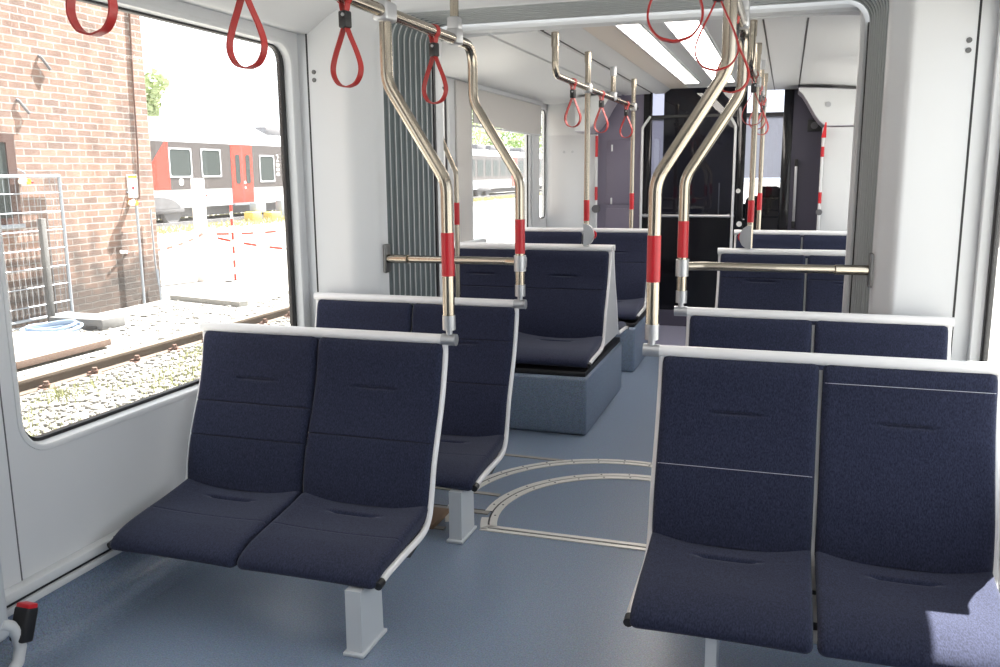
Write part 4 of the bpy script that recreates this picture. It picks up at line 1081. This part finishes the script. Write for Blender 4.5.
for x, nm in ((-19.3, 'near'), (-20.75, 'far')):
    bm = BM(); box(bm, x-.05, x+.05, 15, 100, G, G+.16); tag(obj('railway_rail', bm, M['traingrey'], smooth=False), '%s dark rail under the parked train' % nm, 'rail', 'rails under the parked train')
bm = BM()
for i in range(9000):
    y = random.uniform(20, 70); x = random.uniform(-18.9, -17.2) if random.random() < .5 else random.uniform(-26, -22)
    h = random.uniform(.05, .18); a = random.random()*2*PI; dx, dy = .04*math.cos(a), .04*math.sin(a)
    bm.faces.new([bm.verts.new(p) for p in ((x-dx, y-dy, G), (x+dx, y+dy, G), (x+dx*.5+random.uniform(-.1, .1), y+dy*.5, G+h))])
o = obj('grass', bm, plain('yellow_grass', (.4, .37, .2), .9, noise=.2, nscale=3), smooth=False); o['kind'] = 'stuff'; o['label'] = 'yellowish grass strip beside the parked train'; o['category'] = 'grass'

def tree(x, y, h, r, label, m, n=1500):
    t = thing('tree', label, 'tree', (x, y, G), 'trees behind the train')
    bm = BM(); tube(bm, [(x, y, G), (x+.1, y, G+h*.3), (x, y+.1, G+h*.6)], [.22, .17, .08], 8)
    for k in range(5):
        a = k*1.3; tube(bm, [(x, y, G+h*(.3+.05*k)), (x+r*.6*math.cos(a), y+r*.6*math.sin(a), G+h*(.5+.06*k))], [.08, .03], 6)
    obj('trunk', bm, M['bark'], t)
    bm = BM(); cl = [(random.uniform(-.6, .6)*r, random.uniform(-.6, .6)*r, random.uniform(.4, .9)*h, random.uniform(.35, .6)*r) for _ in range(14)]
    for i in range(n):
        cx, cy, cz, cr = random.choice(cl)
        d = Vector((random.gauss(0, 1), random.gauss(0, 1), random.gauss(0, 1))).normalized()*cr*random.uniform(.6, 1.0)
        c = Vector((x+cx, y+cy, G+cz))+d; s = random.uniform(.12, .28)
        u = Vector((random.gauss(0, 1), random.gauss(0, 1), random.gauss(0, 1))).normalized(); v = u.orthogonal().normalized()*s; u = u*s
        bm.faces.new([bm.verts.new(c-u), bm.verts.new(c+v*.6), bm.verts.new(c+u), bm.verts.new(c-v*.6)])
    obj('crown', bm, m, t, smooth=False)
tree(-29.9, 36.6, 6.9, 1.15, 'pale green tree showing past the brick corner', M['leaf2'])
for i, (x, y, h, r, nm) in enumerate(((-33, 90, 10, 5.5, 'first'), (-34, 102.5, 9, 5, 'second'), (-33, 115, 10, 5.5, 'third'), (-32, 127.5, 9, 5, 'fourth'))):
    tree(x, y, h, r, 'green tree beyond the train, %s from the left in the far window' % nm, M['leaf'] if i % 2 else M['leaf2'], 1800)
# outside on the right
t = thing('pale_shed', 'pale grey green shed standing outside the right windows', 'building', (9, 40, G))
bm = BM(); box(bm, 7.6, 14, 24, 70, G, 9.5); obj('walls', bm, plain('shed_wall', (.13, .16, .155), .7), t, smooth=False)
bm = BM(); prism(bm, [(7.3, 9.4), (10.8, 11), (14.3, 9.4)], 'y', 23.7, 70.3); obj('roof', bm, M['traingrey'], t, smooth=False)
for y in (27, 33, 39, 45, 51, 57, 63):
    bm = BM(); box(bm, 7.57, 7.62, y, y+2.6, 2.2, 4.4); obj('window', bm, M['trainglass'], t, smooth=False)

# ------------------------------------------------------------------ light, camera, view
wd = bpy.data.worlds.new('World'); SC.world = wd; wd.use_nodes = True
bg = wd.node_tree.nodes['Background']; bg.inputs['Color'].default_value = (.93, .965, 1, 1); bg.inputs['Strength'].default_value = 3.4
sd = Vector((.2, .66, 1)).normalized()
sl = bpy.data.lights.new('Sun', 'SUN'); sl.energy = 58; sl.angle = math.radians(.6); sl.color = (1, .95, .88)
so = bpy.data.objects.new('Sun', sl); COL.objects.link(so); so.rotation_euler = sd.to_track_quat('Z', 'Y').to_euler(); so.location = (5, 10, 20)

cam = bpy.data.cameras.new('Camera'); co = bpy.data.objects.new('Camera', cam); COL.objects.link(co)
f, yaw, pitch, roll = 868.189, .3162152, -.1836294, -.00833631
fw = Vector((-math.sin(yaw)*math.cos(pitch), math.cos(yaw)*math.cos(pitch), math.sin(pitch)))
r_ = Vector((math.cos(yaw), math.sin(yaw), 0)); u_ = r_.cross(fw)
r2 = r_*math.cos(roll)+u_*math.sin(roll); u2 = -r_*math.sin(roll)+u_*math.cos(roll)
mw = Matrix((r2, u2, -fw)).transposed().to_4x4(); mw.translation = (.7313, 0, 1.42)
co.matrix_world = mw
cam.sensor_fit = 'HORIZONTAL'; cam.sensor_width = 36; cam.lens = 36*f/1000; cam.clip_start = .05; cam.clip_end = 500
SC.camera = co
SC.view_settings.view_transform = 'Standard'; SC.view_settings.look = 'None'
SC.view_settings.exposure = -.40; SC.view_settings.gamma = 1; SC.view_settings.use_curve_mapping = False
try: SC.cycles.use_denoising = True
except Exception: pass
SC.cycles.max_bounces = 10; SC.cycles.transparent_max_bounces = 16; SC.cycles.diffuse_bounces = 6
